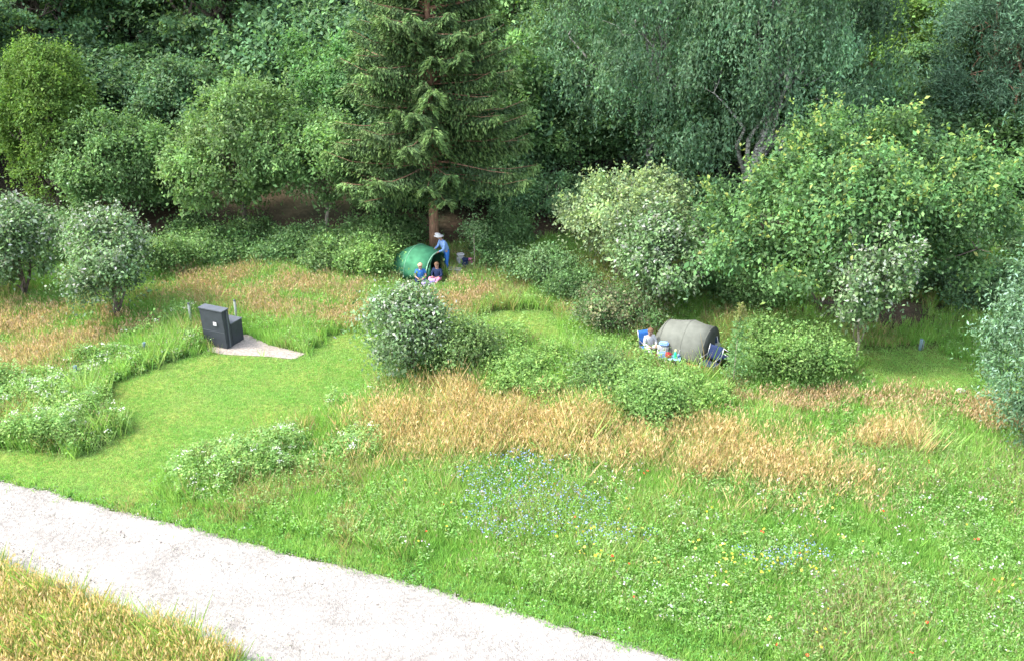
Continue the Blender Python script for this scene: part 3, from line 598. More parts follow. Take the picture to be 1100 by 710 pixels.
def road():
    n = 700; m = 26
    A = resample(RT, n); B = resample(RB, n)
    e = (vnoise(A[:, 0] * 2.5, A[:, 1] * 2.5) - 0.5) * 0.22 + (vnoise(A[:, 0] * 9, A[:, 1] * 9) - 0.5) * 0.14
    e2 = (vnoise(B[:, 0] * 2.5 + 9, B[:, 1] * 2.5) - 0.5) * 0.3 + (vnoise(B[:, 0] * 9, B[:, 1] * 9) - 0.5) * 0.14
    d = norm(A - B); A = A + d * e[:, None]; B = B - d * e2[:, None]
    v = []; f = []
    for i in range(n):
        for j in range(m):
            t = j / (m - 1); p = A[i] * (1 - t) + B[i] * t
            z = float(hgt(p[0], p[1])) + 0.03 + 0.05 * math.sin(PI * t) ** 0.5 - 0.04 * math.exp(-((t - 0.27) / 0.08) ** 2) - 0.04 * math.exp(-((t - 0.73) / 0.08) ** 2)
            v.append((p[0], p[1], z))
    for i in range(n - 1):
        for j in range(m - 1):
            a = i * m + j; f.append((a, a + m, a + m + 1, a + 1))
    me = bpy.data.meshes.new('gravel_road'); me.from_pydata(v, [], f); me.polygons.foreach_set('use_smooth', [True] * len(me.polygons))
    tag(link('gravel_road', me, gravel_mat('pale_gravel', (0.305, 0.282, 0.252))), kind='structure')
    # pad
    P = PAD; c = P.mean(0); v = []; f = []; Q = resample(np.vstack([P, P[:1]]), 60)[:-1]; K = len(Q)
    for k in range(6):
        for q in Q:
            p = c + (q - c) * (k + 1) / 6; v.append((p[0], p[1], float(hgt(*p)) + 0.012 + 0.03 * (1 - (k + 1) / 6)))
    v.append((c[0], c[1], float(hgt(*c)) + 0.04))
    for i in range(K): f.append((len(v) - 1, i, (i + 1) % K))
    for k in range(5):
        for i in range(K): a = k * K + i; b = k * K + (i + 1) % K; f.append((a, a + K, b + K, b))
    me = bpy.data.meshes.new('gravel_patch'); me.from_pydata(v, [], f)
    tag(link('gravel_patch', me, gravel_mat('pinkish_gravel', (0.34, 0.295, 0.25))), kind='structure')
    # loose stones
    def stones(name, x, y, s, base):
        n = len(x); z = hgt(x, y) + 0.045; P0 = np.stack([x, y, z], 1)
        o = np.array([[1, 0, 0], [0, 1, 0], [-1, 0, 0], [0, -1, 0], [0, 0, .8]])
        tri = [(0, 1, 4), (1, 2, 4), (2, 3, 4), (3, 0, 4)]; r = rng.uniform(0, 6.28, n); ca, sa = np.cos(r), np.sin(r)
        V = np.empty((n, 12, 3)); jj = 1 + rng.normal(0, 0.25, (n, 5))
        for ti, t in enumerate(tri):
            for k, q in enumerate(t):
                ox, oy, oz = o[q]; V[:, ti * 3 + k, 0] = P0[:, 0] + s * jj[:, q] * (ox * ca - oy * sa); V[:, ti * 3 + k, 1] = P0[:, 1] + s * jj[:, q] * (ox * sa + oy * ca); V[:, ti * 3 + k, 2] = P0[:, 2] + s * oz * jj[:, q]
        col = np.repeat(jitcol(base, n, 0.22, 0.03), 4, axis=0)
        tag(link(name, build_mesh(name, V.reshape(-1, 3), 0, 3, col), GRASS), 'loose pale stones scattered on the gravel track', 'gravel', kind='stuff')
    t = rng.random(22000); i = rng.integers(0, n, 22000); w = np.where(rng.random(22000) < 0.35, rng.choice([-0.01, 1.01], 22000) + rng.normal(0, 0.03, 22000), t)
    p = A[i] * (1 - w[:, None]) + B[i] * w[:, None] + rng.normal(0, 0.05, (22000, 2))
    stones('loose_gravel', p[:, 0], p[:, 1], rng.uniform(0.008, 0.028, 22000), (0.29, 0.265, 0.245))

# ------------------------------------------------------------------ meadow
def blades(x, y, h, w, lean, col):
    n = len(x); z = hgt(x, y) - 0.01; a = rng.uniform(0, 2 * PI, n)
    P = np.stack([x, y, z], 1); S = np.stack([np.cos(a), np.sin(a), np.zeros(n)], 1) * (w / 2)[:, None]
    la = rng.uniform(0, 2 * PI, n); Ld = np.stack([np.cos(la), np.sin(la), np.zeros(n)], 1)
    mid = P + Ld * (h * lean * 0.45)[:, None]; mid[:, 2] += h * 0.55
    tip = P + Ld * (h * lean * 0.9)[:, None]; tip[:, 2] += h
    V = np.empty((n, 4, 3)); V[:, 0] = P - S; V[:, 1] = P + S; V[:, 2] = mid + S * 0.7; V[:, 3] = tip; V[:, 1] -= S * 0.6
    # rhomboid blade: base, base, mid, tip
    return V.reshape(-1, 3), col
def herbs(x, y, h, nl, lf, pal, var=0.2, spread=0.16):
    """leafy stalks: nl leaves up each stem"""
    n = len(x); z = hgt(x, y); idx = np.repeat(np.arange(n), nl); m = len(idx)
    t = rng.random(m) ** 0.7
    lean = rng.normal(0, 0.15, (n, 2)) * h[:, None]
    pos = np.stack([x[idx] + lean[idx, 0] * t + rng.normal(0, spread * 0.4, m), y[idx] + lean[idx, 1] * t + rng.normal(0, spread * 0.4, m), z[idx] + t * h[idx]], 1)
    U = rng.normal(0, 1, (m, 3)) * np.array([1, 1, 0.5]) + np.array([0, 0, 0.15]); Hn = np.array([0, 0, 1.0]) + rng.normal(0, 0.5, (m, 3))
    pal = np.array(pal); cc = (pal[rng.integers(0, len(pal), n)] * np.exp(rng.normal(0, var, (n, 1))))[idx]
    ln = lf * np.exp(rng.normal(0, 0.25, m))
    return leaves(pos, U, Hn, ln, ln * 0.5), jitcol(cc, m, 0.12, 0.05)

def scatter(n, x0, x1, y0, y1):
    return rng.uniform(x0, x1, n), rng.uniform(y0, y1, n)
BP = dict(
    lush=((0.075, 0.14, 0.03), (0.095, 0.165, 0.035), (0.11, 0.18, 0.04), (0.135, 0.19, 0.05), (0.16, 0.20, 0.07)),
    gold=((0.46, 0.34, 0.17), (0.50, 0.39, 0.21), (0.42, 0.30, 0.13), (0.13, 0.17, 0.05), (0.18, 0.20, 0.07), (0.48, 0.38, 0.19)),
    rust=((0.40, 0.29, 0.15), (0.42, 0.33, 0.19), (0.38, 0.27, 0.13), (0.13, 0.17, 0.05), (0.10, 0.15, 0.035), (0.14, 0.17, 0.06)),
    lawn=((0.09, 0.165, 0.04), (0.10, 0.175, 0.045), (0.12, 0.182, 0.05), (0.155, 0.185, 0.07)),
    front=((0.37, 0.31, 0.14), (0.42, 0.34, 0.18), (0.15, 0.17, 0.045), (0.10, 0.15, 0.035), (0.12, 0.17, 0.04)),
)
def meadow():
    global TINT, GAIN
    TINT = np.array([0.95, 1.06, 1.02]); GAIN = 2.1
    # candidate tufts, denser near the camera
    N = 330000
    y = 14 + rng.random(N) ** 1.15 * 33; x = rng.uniform(-1, 1, N) * (y * 0.62 + 7)
    keep = ~inside(PAD, x, y)
    jx = x + (fbm(x * 1.3, y * 1.3) - 0.5) * 1.6; jy = y + (fbm(x * 1.3 + 70, y * 1.3 + 30) - 0.5) * 1.6
    es = np.where(rng.random(N) < 0.12, 0.2, 0.05); ex = x + rng.normal(0, 1, N) * es; ey = y + rng.normal(0, 1, N) * es
    road_ = inside(ROAD, ex, ey); keep &= ~road_
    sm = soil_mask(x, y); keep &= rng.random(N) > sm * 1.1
    # no tufts under tents and objects
    for (cx, cy, r) in CLEAR: keep &= np.hypot(x - cx, y - cy) > r
    x, y, jx, jy, ex, ey = [a[keep] for a in (x, y, jx, jy, ex, ey)]; N = len(x)
    le = rng.normal(0, 0.13, (2, N))
    lawn = inside(LAWN, x * .6 + jx * .4 + le[0], y * .6 + jy * .4 + le[1]) | inside(LAWN2, x * .7 + jx * .3, y * .7 + jy * .3) | inside(LAWN3, jx, jy)
    sp = rng.normal(0, 0.4, (2, N)); gp = fbm(x * 0.8 + 90, y * 0.8 + 9, 3)
    lone = rng.random(N) < 0.25; gs = np.where(lone, 1.9, 0.75)
    gold = (inside(GOLD, jx + sp[0] * gs * 1.6, jy + sp[1] * gs * 1.4) | inside(GOLD2, jx + sp[0] * .5, jy)) & ~lawn & (rng.random(N) < 2.6 * (gp - 0.14))
    rust = (inside(RUST, jx + sp[0], jy + sp[1]) | inside(RUST2, jx + sp[0], jy + sp[1]) | inside(RUST3, jx, jy) | inside(RUST4, jx + sp[0], jy)) & ~lawn & ~gold & (rng.random(N) < 2.6 * (gp - 0.24))
    thin = rng.random(N) < 0.3
    front = inside(FRONT, ex, ey)
    tall = (inside(TALL, jx, jy) | inside(TALL2, jx, jy)) & ~lawn & ~rust
    thick = inside(THICK, jx, jy) & ~lawn & ~gold
    near_road = np.zeros(N, bool)
    for q in resample(RT, 160): near_road |= np.hypot(x - q[0], y - q[1]) < 0.8
    patch = fbm(x * 0.5 + 11, y * 0.5, 3)
    kind = np.full(N, 'lush', dtype='<U5'); kind[gold] = 'gold'; kind[rust] = 'rust'; kind[front] = 'front'; kind[lawn] = 'lawn'
    dist = np.hypot(y, 15.0); fat = np.clip(dist / 30, 0.8, 1.6)
    streak = 0.5 + 0.5 * np.sin((x * 0.55 + y * 0.83) * 2 * PI / 1.1)
    lp = np.clip(patch * 0.7 + 0.18 * streak + 0.1, 0, 1)
    nb = {'lush': 8, 'gold': 9, 'rust': 6, 'lawn': 7, 'front': 9}
    hh = {'lush': 0.34, 'gold': 0.6, 'rust': 0.36, 'lawn': 0.05, 'front': 0.62}
    label = {'lush': ('meadow_grass', 'lush green meadow grass on both sides of the flower strip', 'grass'), 'gold': ('dry_grass', 'tall golden dry grass in a long band across the meadow', 'grass'),
             'rust': ('rusty_grass', 'short rust-coloured flowering grass at the back and left of the meadow', 'grass'), 'lawn': ('mown_grass', 'short mown bright green grass of the tent lawn and clearings', 'grass'),
             'front': ('roadside_grass', 'tall beige and green grass on the near side of the gravel track', 'grass')}
    for k in nb:
        s = kind == k
        s &= ~((k in ('lush',)) & (tall | thick) & (rng.random(N) < 0.3))
        if k == 'lawn' : rep = 1
        xs, ys, ft = x[s], y[s], fat[s]; pt = (lp if k == 'lawn' else patch)[s]; n0 = len(xs); m = nb[k]
        if n0 == 0: continue
        idx = np.repeat(np.arange(n0), m); n = len(idx)
        sg = 0.05 if k != 'lawn' else 0.06
        bx = xs[idx] + rng.normal(0, sg, n); by = ys[idx] + rng.normal(0, sg, n)
        tufth = hh[k] * np.exp(rng.normal(0, 0.22, n0))
        tufth *= (0.35 + 1.35 * pt) if k != 'lawn' else 1
        if k == 'lush': tufth[near_road[s]] *= 0.5; tufth[(tall | thick)[s]] *= 1.35; tufth[thick[s]] *= 1.35
        h = tufth[idx] * rng.uniform(0.6, 1.15, n)
        w = (0.011 if k in ('gold', 'rust', 'front') else 0.022) * ft[idx] * rng.uniform(0.7, 1.3, n)
        pal = np.array(BP[k]); 
        wsel = rng.random(n0); ci = np.clip(((wsel * 0.6 + (pt - 0.25) * 0.9)) * len(pal), 0, len(pal) - 1e-3).astype(int) if k in ('lush', 'lawn') else rng.integers(0, len(pal), n0)
        col = jitcol(pal[ci][idx], n, 0.14, 0.05)
        if k == 'front':
            gz = (fbm(bx * 0.9 + 12, by * 0.9 + 3, 2) > 0.42) & (rng.random(n) < 0.75); col[gz] = jitcol((0.13, 0.17, 0.045), gz.sum(), 0.2, 0.06)
        if k in ('gold', 'rust', 'front'):     # green foot leaves under the seed heads
            low = rng.random(n) < (0.3 if k != 'front' else 0.4); h[low] *= 0.5; col[low] = jitcol((0.10, 0.155, 0.04), low.sum(), 0.15, 0.05); w[low] *= 1.4
        v, c = blades(bx, by, h, w, rng.uniform(0.1, 0.7, n), col)
        if k == 'lush':
            dry = (fbm(bx * 0.6 + 200, by * 0.6 + 33, 3) > 0.56) & (rng.random(n) < np.where((by < 27.5) & (bx > -4), 0.06, 0.35)); col[dry] = jitcol((0.36, 0.29, 0.14), dry.sum(), 0.2, 0.06); w[dry] *= 0.6; h[dry] *= 1.25
            v, c = blades(bx, by, h, w, rng.uniform(0.1, 0.7, n), col)
        nm, lb, ct = label[k]
        if k == 'lush':
            q = (h > 0.3) & (rng.random(n) < 0.02 + 0.12 * np.clip(fbm(bx * 0.4 + 7, by * 0.4 + 70, 2) - 0.45, 0, 1) * 3); xx, yy, h2 = bx[q], by[q], h[q]; nn = len(xx)
            pos = np.stack([xx, yy, hgt(xx, yy) + h2 * 0.9], 1); v2 = leaves(pos, rng.normal(0, 0.3, (nn, 3)) + np.array([0, 0, 1.0]), rng.normal(0, 1, (nn, 3)), 0.13, 0.028)
            v = np.concatenate([v, v2]); c = np.concatenate([c, jitcol((0.25, 0.23, 0.12), nn, 0.15, 0.05)])
        if k in ('gold', 'front', 'rust'):    # feathery seed heads
            q = rng.random(n) < (0.4 if k != 'rust' else 0.6); q &= h > hh[k] * 0.45; xx, yy, h2 = bx[q], by[q], h[q]; nn = len(xx)
            pos = np.stack([xx + rng.normal(0, 0.03, nn), yy + rng.normal(0, 0.03, nn), hgt(xx, yy) + h2 * 0.85], 1)
            U = rng.normal(0, 0.35, (nn, 3)) + np.array([0, 0, 1.0]); v2 = leaves(pos, U, rng.normal(0, 1, (nn, 3)), 0.14, 0.035)
            v = np.concatenate([v, v2]); c = np.concatenate([c, jitcol((0.54, 0.40, 0.21) if k != 'rust' else (0.46, 0.34, 0.20), nn, 0.15, 0.05)])
        tag(link(nm, build_mesh(nm, v, 0, 4, c), GRASS), lb, ct, kind='stuff')
    # leafy herbs in the green meadow
    s = (kind == 'lush') & ~near_road & ~tall & ~thick & (rng.random(N) < 0.36) & (fbm(x * 0.8 + 5, y * 0.8 + 44, 2) > 0.36)
    v, c = herbs(x[s], y[s], 0.34 * np.exp(rng.normal(0, 0.25, s.sum())) * (0.6 + patch[s]), 9, 0.065, ((0.085, 0.155, 0.035), (0.10, 0.17, 0.045), (0.12, 0.18, 0.06), (0.14, 0.19, 0.075)))
    s2 = (near_road) & (kind == 'lush') & (rng.random(N) < 0.35)
    v1, c1 = herbs(x[s2], y[s2], 0.1 * np.exp(rng.normal(0, 0.3, s2.sum())), 7, 0.06, ((0.06, 0.125, 0.03), (0.075, 0.15, 0.035)))
    tag(link('meadow_herbs', build_mesh('meadow_herbs', np.concatenate([v, v1]), 0, 4, np.concatenate([c, c1])), GRASS), 'leafy green herbs growing through the meadow and along the track', 'herbs', kind='stuff')
    s = tall & (rng.random(N) < np.where(inside(TALL2, jx, jy), 0.4, 0.8)); clump = fbm(x[s] * 0.9, y[s] * 0.9, 2)
    v, c = herbs(x[s], y[s], np.clip((clump - 0.2) * 1.7, 0.25, 1.1) * np.exp(rng.normal(0, 0.15, s.sum())), 14, 0.085, ((0.10, 0.155, 0.045), (0.12, 0.17, 0.06), (0.135, 0.18, 0.055), (0.08, 0.13, 0.04)))
    hx, hy = x[s], y[s]
    tag(link('tall_herbs', build_mesh('tall_herbs', v, 0, 4, c), GRASS), 'tall pale green weeds heaped along the edges of the mown lawn', 'herbs', kind='stuff')
    s = thick & (rng.random(N) < 0.85); clump = fbm(x[s] * 0.6 + 5, y[s] * 0.6, 3)
    v, c = herbs(x[s], y[s], np.clip((clump - 0.18) * 2.1, 0.25, 1.15) * np.exp(rng.normal(0, 0.12, s.sum())), 14, 0.09, ((0.10, 0.155, 0.045), (0.115, 0.17, 0.05), (0.13, 0.18, 0.05), (0.075, 0.12, 0.035)))
    tag(link('bramble_thicket', build_mesh('bramble_thicket', v, 0, 4, c), GRASS), 'thicket of brambles and nettles between the golden grass and the grey tent', 'brambles', kind='stuff')
    # flowers
    def flowers(name, lb, xs, ys, zs, size, base, petals=1, sg=0.0, up=0.6):
        n = len(xs); idx = np.repeat(np.arange(n), petals); m = len(idx)
        P = np.stack([xs[idx] + rng.normal(0, sg + 1e-4, m), ys[idx] + rng.normal(0, sg + 1e-4, m), hgt(xs, ys)[idx] + zs[idx] + rng.normal(0, sg * 0.3 + 1e-4, m)], 1)
        U = rng.normal(0, 1, (m, 3)) * np.array([1, 1, 0.35]); Hn = np.array([0, 0, up]) + rng.normal(0, 0.35, (m, 3)) + np.array([0, -0.35, 0])
        ln = size * np.exp(rng.normal(0, 0.2, m)); v = leaves(P - norm(U) * (ln * 0.5)[:, None], U, Hn, ln, ln * 0.9, 0.02)
        base = np.array(base); cc = base[rng.integers(0, len(base), n)][idx]
        tag(link(name, build_mesh(name, v, 0, 4, jitcol(cc, m, 0.12, 0.04)), PETAL), lb, 'flowers', kind='stuff')
    g = (kind == 'lush') & ~near_road & ~thick & ~tall
    blue = (inside(BLUE, jx, jy) | inside(BLUE2, jx, jy)) & g; fb = fbm(x * 0.9 + 31, y * 0.9 + 3, 2)
    s = blue & (fb > 0.36) & (rng.random(N) < 0.42); n = s.sum()
    flowers('blue_flowers', 'blue cornflowers in a patch of the flower strip', x[s], y[s], rng.uniform(0.42, 0.6, n), 0.038, ((0.16, 0.22, 0.40), (0.20, 0.26, 0.40), (0.20, 0.24, 0.34)), 1)
    meadowf = g & (y < at(500, 500)[1]) & (x > at(420, 600)[0])
    s = meadowf & (((fbm(x * 0.7 + 3, y * 0.7 + 60, 2) > 0.6) & (rng.random(N) < 0.008)) | (inside(YEL, jx, jy) & (fbm(x * 1.3, y * 1.3, 2) > 0.45) & (rng.random(N) < 0.09))); n = s.sum()
    flowers('yellow_flowers', 'yellow flowers in loose patches of the flower strip', x[s], y[s], rng.uniform(0.38, 0.55, n), 0.07, ((0.5, 0.42, 0.04), (0.52, 0.46, 0.08)), 1, 0.03)
    s = meadowf & (fbm(x * 0.7 + 30, y * 0.7 + 6, 2) > 0.5) & (rng.random(N) < 0.02); n = s.sum()
    flowers('white_flowers', 'small white flowers through the flower strip', x[s], y[s], rng.uniform(0.3, 0.5, n), 0.05, ((0.42, 0.42, 0.38), (0.38, 0.40, 0.36), (0.36, 0.30, 0.34)), 3, 0.05)
    s = meadowf & (rng.random(N) < 0.0005); n = s.sum()
    flowers('red_flowers', 'few scattered red poppies in the flower strip', x[s], y[s], rng.uniform(0.36, 0.5, n), 0.06, ((0.6, 0.07, 0.03),), 2, 0.02)
    pc = rng.random(len(hx)) < 0.035; px_, py_ = hx[pc], hy[pc]; cl = fbm(px_ * 0.9, py_ * 0.9, 2)
    flowers('umbel_flowers', 'white flat umbel flowers on the tall weeds left of the lawn', px_, py_, np.clip((cl - 0.2) * 1.6, 0.2, 1.1) + 0.05, 0.045, ((0.5, 0.5, 0.44), (0.42, 0.44, 0.36)), 12, 0.06)
    rw = near_road & (kind == 'lush') & (rng.random(N) < 0.02) & (fbm(x * 0.9, y * 0.9 + 44, 2) > 0.5); n = rw.sum()
    flowers('clover_flowers', 'white clover flowers in the low verge beside the track', x[rw], y[rw], rng.uniform(0.08, 0.16, n), 0.035, ((0.4, 0.4, 0.37),), 5, 0.07)
# ------------------------------------------------------------------ small mesh helpers
import bmesh
def box_bm(bm, cx, cy, cz, sx, sy, sz, rz=0.0, bev=0.0):
    r = bmesh.ops.create_cube(bm, size=1.0); vs = r['verts']
    M = Matrix.Translation((cx, cy, cz)) @ Matrix.Rotation(rz, 4, 'Z') @ Matrix.Diagonal((sx, sy, sz, 1))
    bmesh.ops.transform(bm, matrix=M, verts=vs)
    if bev:
        es = list({e for v in vs for e in v.link_edges}); bmesh.ops.bevel(bm, geom=es, offset=bev, segments=2, affect='EDGES')
def bm_obj(name, bm, mat, parent, smooth=False):
    me = bpy.data.meshes.new(name); bm.to_mesh(me); bm.free()
    if smooth: me.polygons.foreach_set('use_smooth', [True] * len(me.polygons))
    return link(name, me, mat, parent)
def boxes(name, lst, mat, parent, bev=0.01):
    bm = bmesh.new()
    for b in lst: box_bm(bm, *b[:6], rz=b[6] if len(b) > 6 else 0, bev=bev)
    return bm_obj(name, bm, mat, parent)
def tubes(name, lst, mat, parent, sides=8):
    T = Tubes(sides)
    for pts, r in lst: T.add(pts, r if isinstance(r, (list, tuple)) else [r] * len(pts))
    return link(name, T.mesh(name), mat, parent)
def extrude_profile(name, prof, x0, x1, mat, parent, bev=0.012):
    bm = bmesh.new(); a = [bm.verts.new((x0, y, z)) for y, z in prof]; b = [bm.verts.new((x1, y, z)) for y, z in prof]; n = len(prof)
    bm.faces.new(a); bm.faces.new(b[::-1])
    for i in range(n): bm.faces.new((a[i], b[i], b[(i + 1) % n], a[(i + 1) % n]))
    bmesh.ops.recalc_face_normals(bm, faces=bm.faces); bmesh.ops.bevel(bm, geom=list(bm.edges), offset=bev, segments=2, affect='EDGES')
    return bm_obj(name, bm, mat, parent)
def loft(name, secs, mat, parent, closed=False, thick=0.0, smooth=True, bulge=0.0):
    """secs: list of rows of points"""
    v = [tuple(p) for s in secs for p in s]; n = len(secs[0]); f = []
    for i in range(len(secs) - 1):
        for j in range(n - 1 + (1 if closed else 0)):
            a = i * n + j; b = i * n + (j + 1) % n; f.append((a, b, b + n, a + n))
    me = bpy.data.meshes.new(name); me.from_pydata(v, [], f)
    if smooth: me.polygons.foreach_set('use_smooth', [True] * len(me.polygons))
    o = link(name, me, mat, parent)
    if thick:
        m = o.modifiers.new('thickness', 'SOLIDIFY'); m.thickness = thick
    return o

def skin_mesh(name, V, E, Rd, mat, parent, sub=1):
    me = bpy.data.meshes.new(name); me.from_pydata([tuple(v) for v in V], E, [])
    o = bpy.data.objects.new(name, me); COL.objects.link(o)
    sk = o.modifiers.new('skin', 'SKIN'); sk.use_smooth_shade = True
    for i, r in enumerate(Rd): o.data.skin_vertices[0].data[i].radius = (r, r)
    o.data.skin_vertices[0].data[0].use_root = True
    sb = o.modifiers.new('sub', 'SUBSURF'); sb.levels = sub; sb.render_levels = sub
    dg = bpy.context.evaluated_depsgraph_get(); dg.update()
    m2 = bpy.data.meshes.new_from_object(o.evaluated_get(dg)); m2.name = name
    bpy.data.objects.remove(o); m2.materials.clear()
    return link(name, m2, mat, parent)

SKIN = None
def person(loc, rz, label, J, shirt, legs, shoe, hair, s=1.0, hat=None, bare=False, sleeves='long'):
    """J: joint positions. body is one continuous skin; clothes are children"""
    root = empty('person', loc, rz, label, 'person'); root.scale = (s, s, s)
    J = {k: np.array(v, float) for k, v in J.items()}
    V = []; E = []; Rd = []
    def a(p, r, par=None):
        V.append(np.array(p)); Rd.append(r)
        if par is not None: E.append((par, len(V) - 1))
        return len(V) - 1
    pel = a(J['pelvis'], 0.105); bel = a((J['pelvis'] + J['chest']) / 2, 0.10, pel); ch = a(J['chest'], 0.135, bel)
    nk = a(J['neck'], 0.055, ch); hd = J['head']; up = norm(hd - J['neck']); fw = norm(np.array(J.get('look', (0, -1, 0)), float))
    h0 = a(hd - up * 0.02, 0.078, nk); h1 = a(hd + up * 0.07, 0.092, h0); a(hd + up * 0.12, 0.06, h1)
    a(hd + fw * 0.105, 0.014, h0)
    side = norm(np.cross(up, fw)); a(hd + side * 0.095, 0.015, h0); a(hd - side * 0.095, 0.015, h0)
    for sd in ('L', 'R'):
        s_ = a(J['sh' + sd], 0.06, ch); e = a(J['el' + sd], 0.043, s_); w = a(J['wr' + sd], 0.027, e)
        d = norm(J['wr' + sd] - J['el' + sd]); pl = a(J['wr' + sd] + d * 0.06, 0.034, w)
        q = norm(np.cross(d, np.array([0.3, 0.5, 0.8])))
        for i, L in enumerate((0.07, 0.08, 0.076, 0.06)):
            k1 = a(J['wr' + sd] + d * 0.1 + q * (i - 1.5) * 0.021, 0.0095, pl); bend = norm(d + np.array([0, 0, -0.6])); a(V[k1] + bend * L * 0.8, 0.008, k1)
        a(J['wr' + sd] + d * 0.07 - q * 0.06, 0.010, w)
        hp = a(J['hip' + sd], 0.085, pel); kn = a(J['kn' + sd], 0.058, hp); cf = a(J['kn' + sd] * 0.6 + J['an' + sd] * 0.4, 0.055, kn); an = a(J['an' + sd], 0.036, cf)
        a(J['toe' + sd], 0.032, an)
    skin_mesh('body', V, E, Rd, SKIN, root)
    # shirt
    V = []; E = []; Rd = []
    pel = a(J['pelvis'] + (J['chest'] - J['pelvis']) * -0.05, 0.175); bel = a((J['pelvis'] + J['chest']) / 2, 0.155, pel); ch = a(J['chest'], 0.155, bel); a(J['chest'] + (J['neck'] - J['chest']) * 0.7, 0.075, ch)
    for sd in ('L', 'R'):
        s_ = a(J['sh' + sd], 0.078, ch); e = a(J['sh' + sd] * 0.35 + J['el' + sd] * 0.65, 0.064, s_)
        if sleeves == 'long': e = a(J['el' + sd], 0.056, e); a(J['el' + sd] * 0.15 + J['wr' + sd] * 0.85, 0.043, e)
    skin_mesh('shirt', V, E, Rd, shirt, root)
    V = []; E = []; Rd = []
    pel = a(J['pelvis'], 0.17); a(J['pelvis'] + (J['chest'] - J['pelvis']) * 0.3, 0.15, pel)
    for sd in ('L', 'R'):
        hp = a(J['hip' + sd], 0.1, pel); kn = a(J['hip' + sd] * 0.12 + J['kn' + sd] * 0.88, 0.075, hp)
        if not bare: kn = a(J['kn' + sd], 0.072, kn); a(J['kn' + sd] * 0.1 + J['an' + sd] * 0.9, 0.054, kn)
    skin_mesh('shorts' if bare else 'trousers', V, E, Rd, legs, root)
    for sd in ('L', 'R'):
        V = []; E = []; Rd = []; an = a(J['an' + sd] + np.array([0, 0, 0.02]), 0.045); m = a(J['an' + sd] * .5 + J['toe' + sd] * .5 + np.array([0, 0, -0.005]), 0.045, an); a(J['toe' + sd], 0.04, m)
        skin_mesh('shoe', V, E, Rd, shoe, root)
    # hair: cap over the skull, open at the face
    bm = bmesh.new(); bmesh.ops.create_uvsphere(bm, u_segments=18, v_segments=12, radius=0.112)
    bmesh.ops.delete(bm, geom=[v for v in bm.verts if v.co.z < -0.02 and v.co.y < 0.02 or v.co.z < -0.075], context='VERTS')
    yaw = math.atan2(fw[0], -fw[1]); bmesh.ops.transform(bm, matrix=Matrix.Translation(Vector((hd + up * 0.055).tolist())) @ Matrix.Rotation(yaw, 4, 'Z'), verts=bm.verts)
    bm_obj('hair', bm, hair, root, True)
    for q in (-1, 1):
        ee = bmesh.new(); r = bmesh.ops.create_uvsphere(ee, u_segments=8, v_segments=6, radius=0.013); bmesh.ops.translate(ee, verts=r['verts'], vec=Vector((hd + fw * 0.078 + side * 0.034 * q + up * 0.035).tolist()))
        bm_obj('eye', ee, M_DARK, root, True)
    bm = bmesh.new(); box_bm(bm, 0, 0, 0, 0.045, 0.012, 0.01, bev=0.003); bmesh.ops.transform(bm, matrix=Matrix.Translation(Vector((hd + fw * 0.08 - up * 0.035).tolist())) @ Matrix.Rotation(yaw, 4, 'Z'), verts=bm.verts); bm_obj('mouth', bm, M_LIP, root)
    if hat:
        secs = []
        for r, z in ((0.20, 0.0), (0.135, 0.025), (0.118, 0.05), (0.112, 0.11), (0.08, 0.14), (0.001, 0.15)):
            secs.append([tuple(hd + up * (z + 0.075) + np.array([math.cos(t), math.sin(t), 0]) * r) for t in np.linspace(0, 2 * PI, 21)[:-1]])
        loft('hat', secs, hat, root, closed=True, thick=0.006)
    return root

def arch(w, h, x, n=17, p=0.9, y0=0.0):
    t = np.linspace(0, PI, n); return [(x, y0 - math.cos(a) * w, max(0.0, math.sin(a)) ** p * h + 0.01) for a in t]

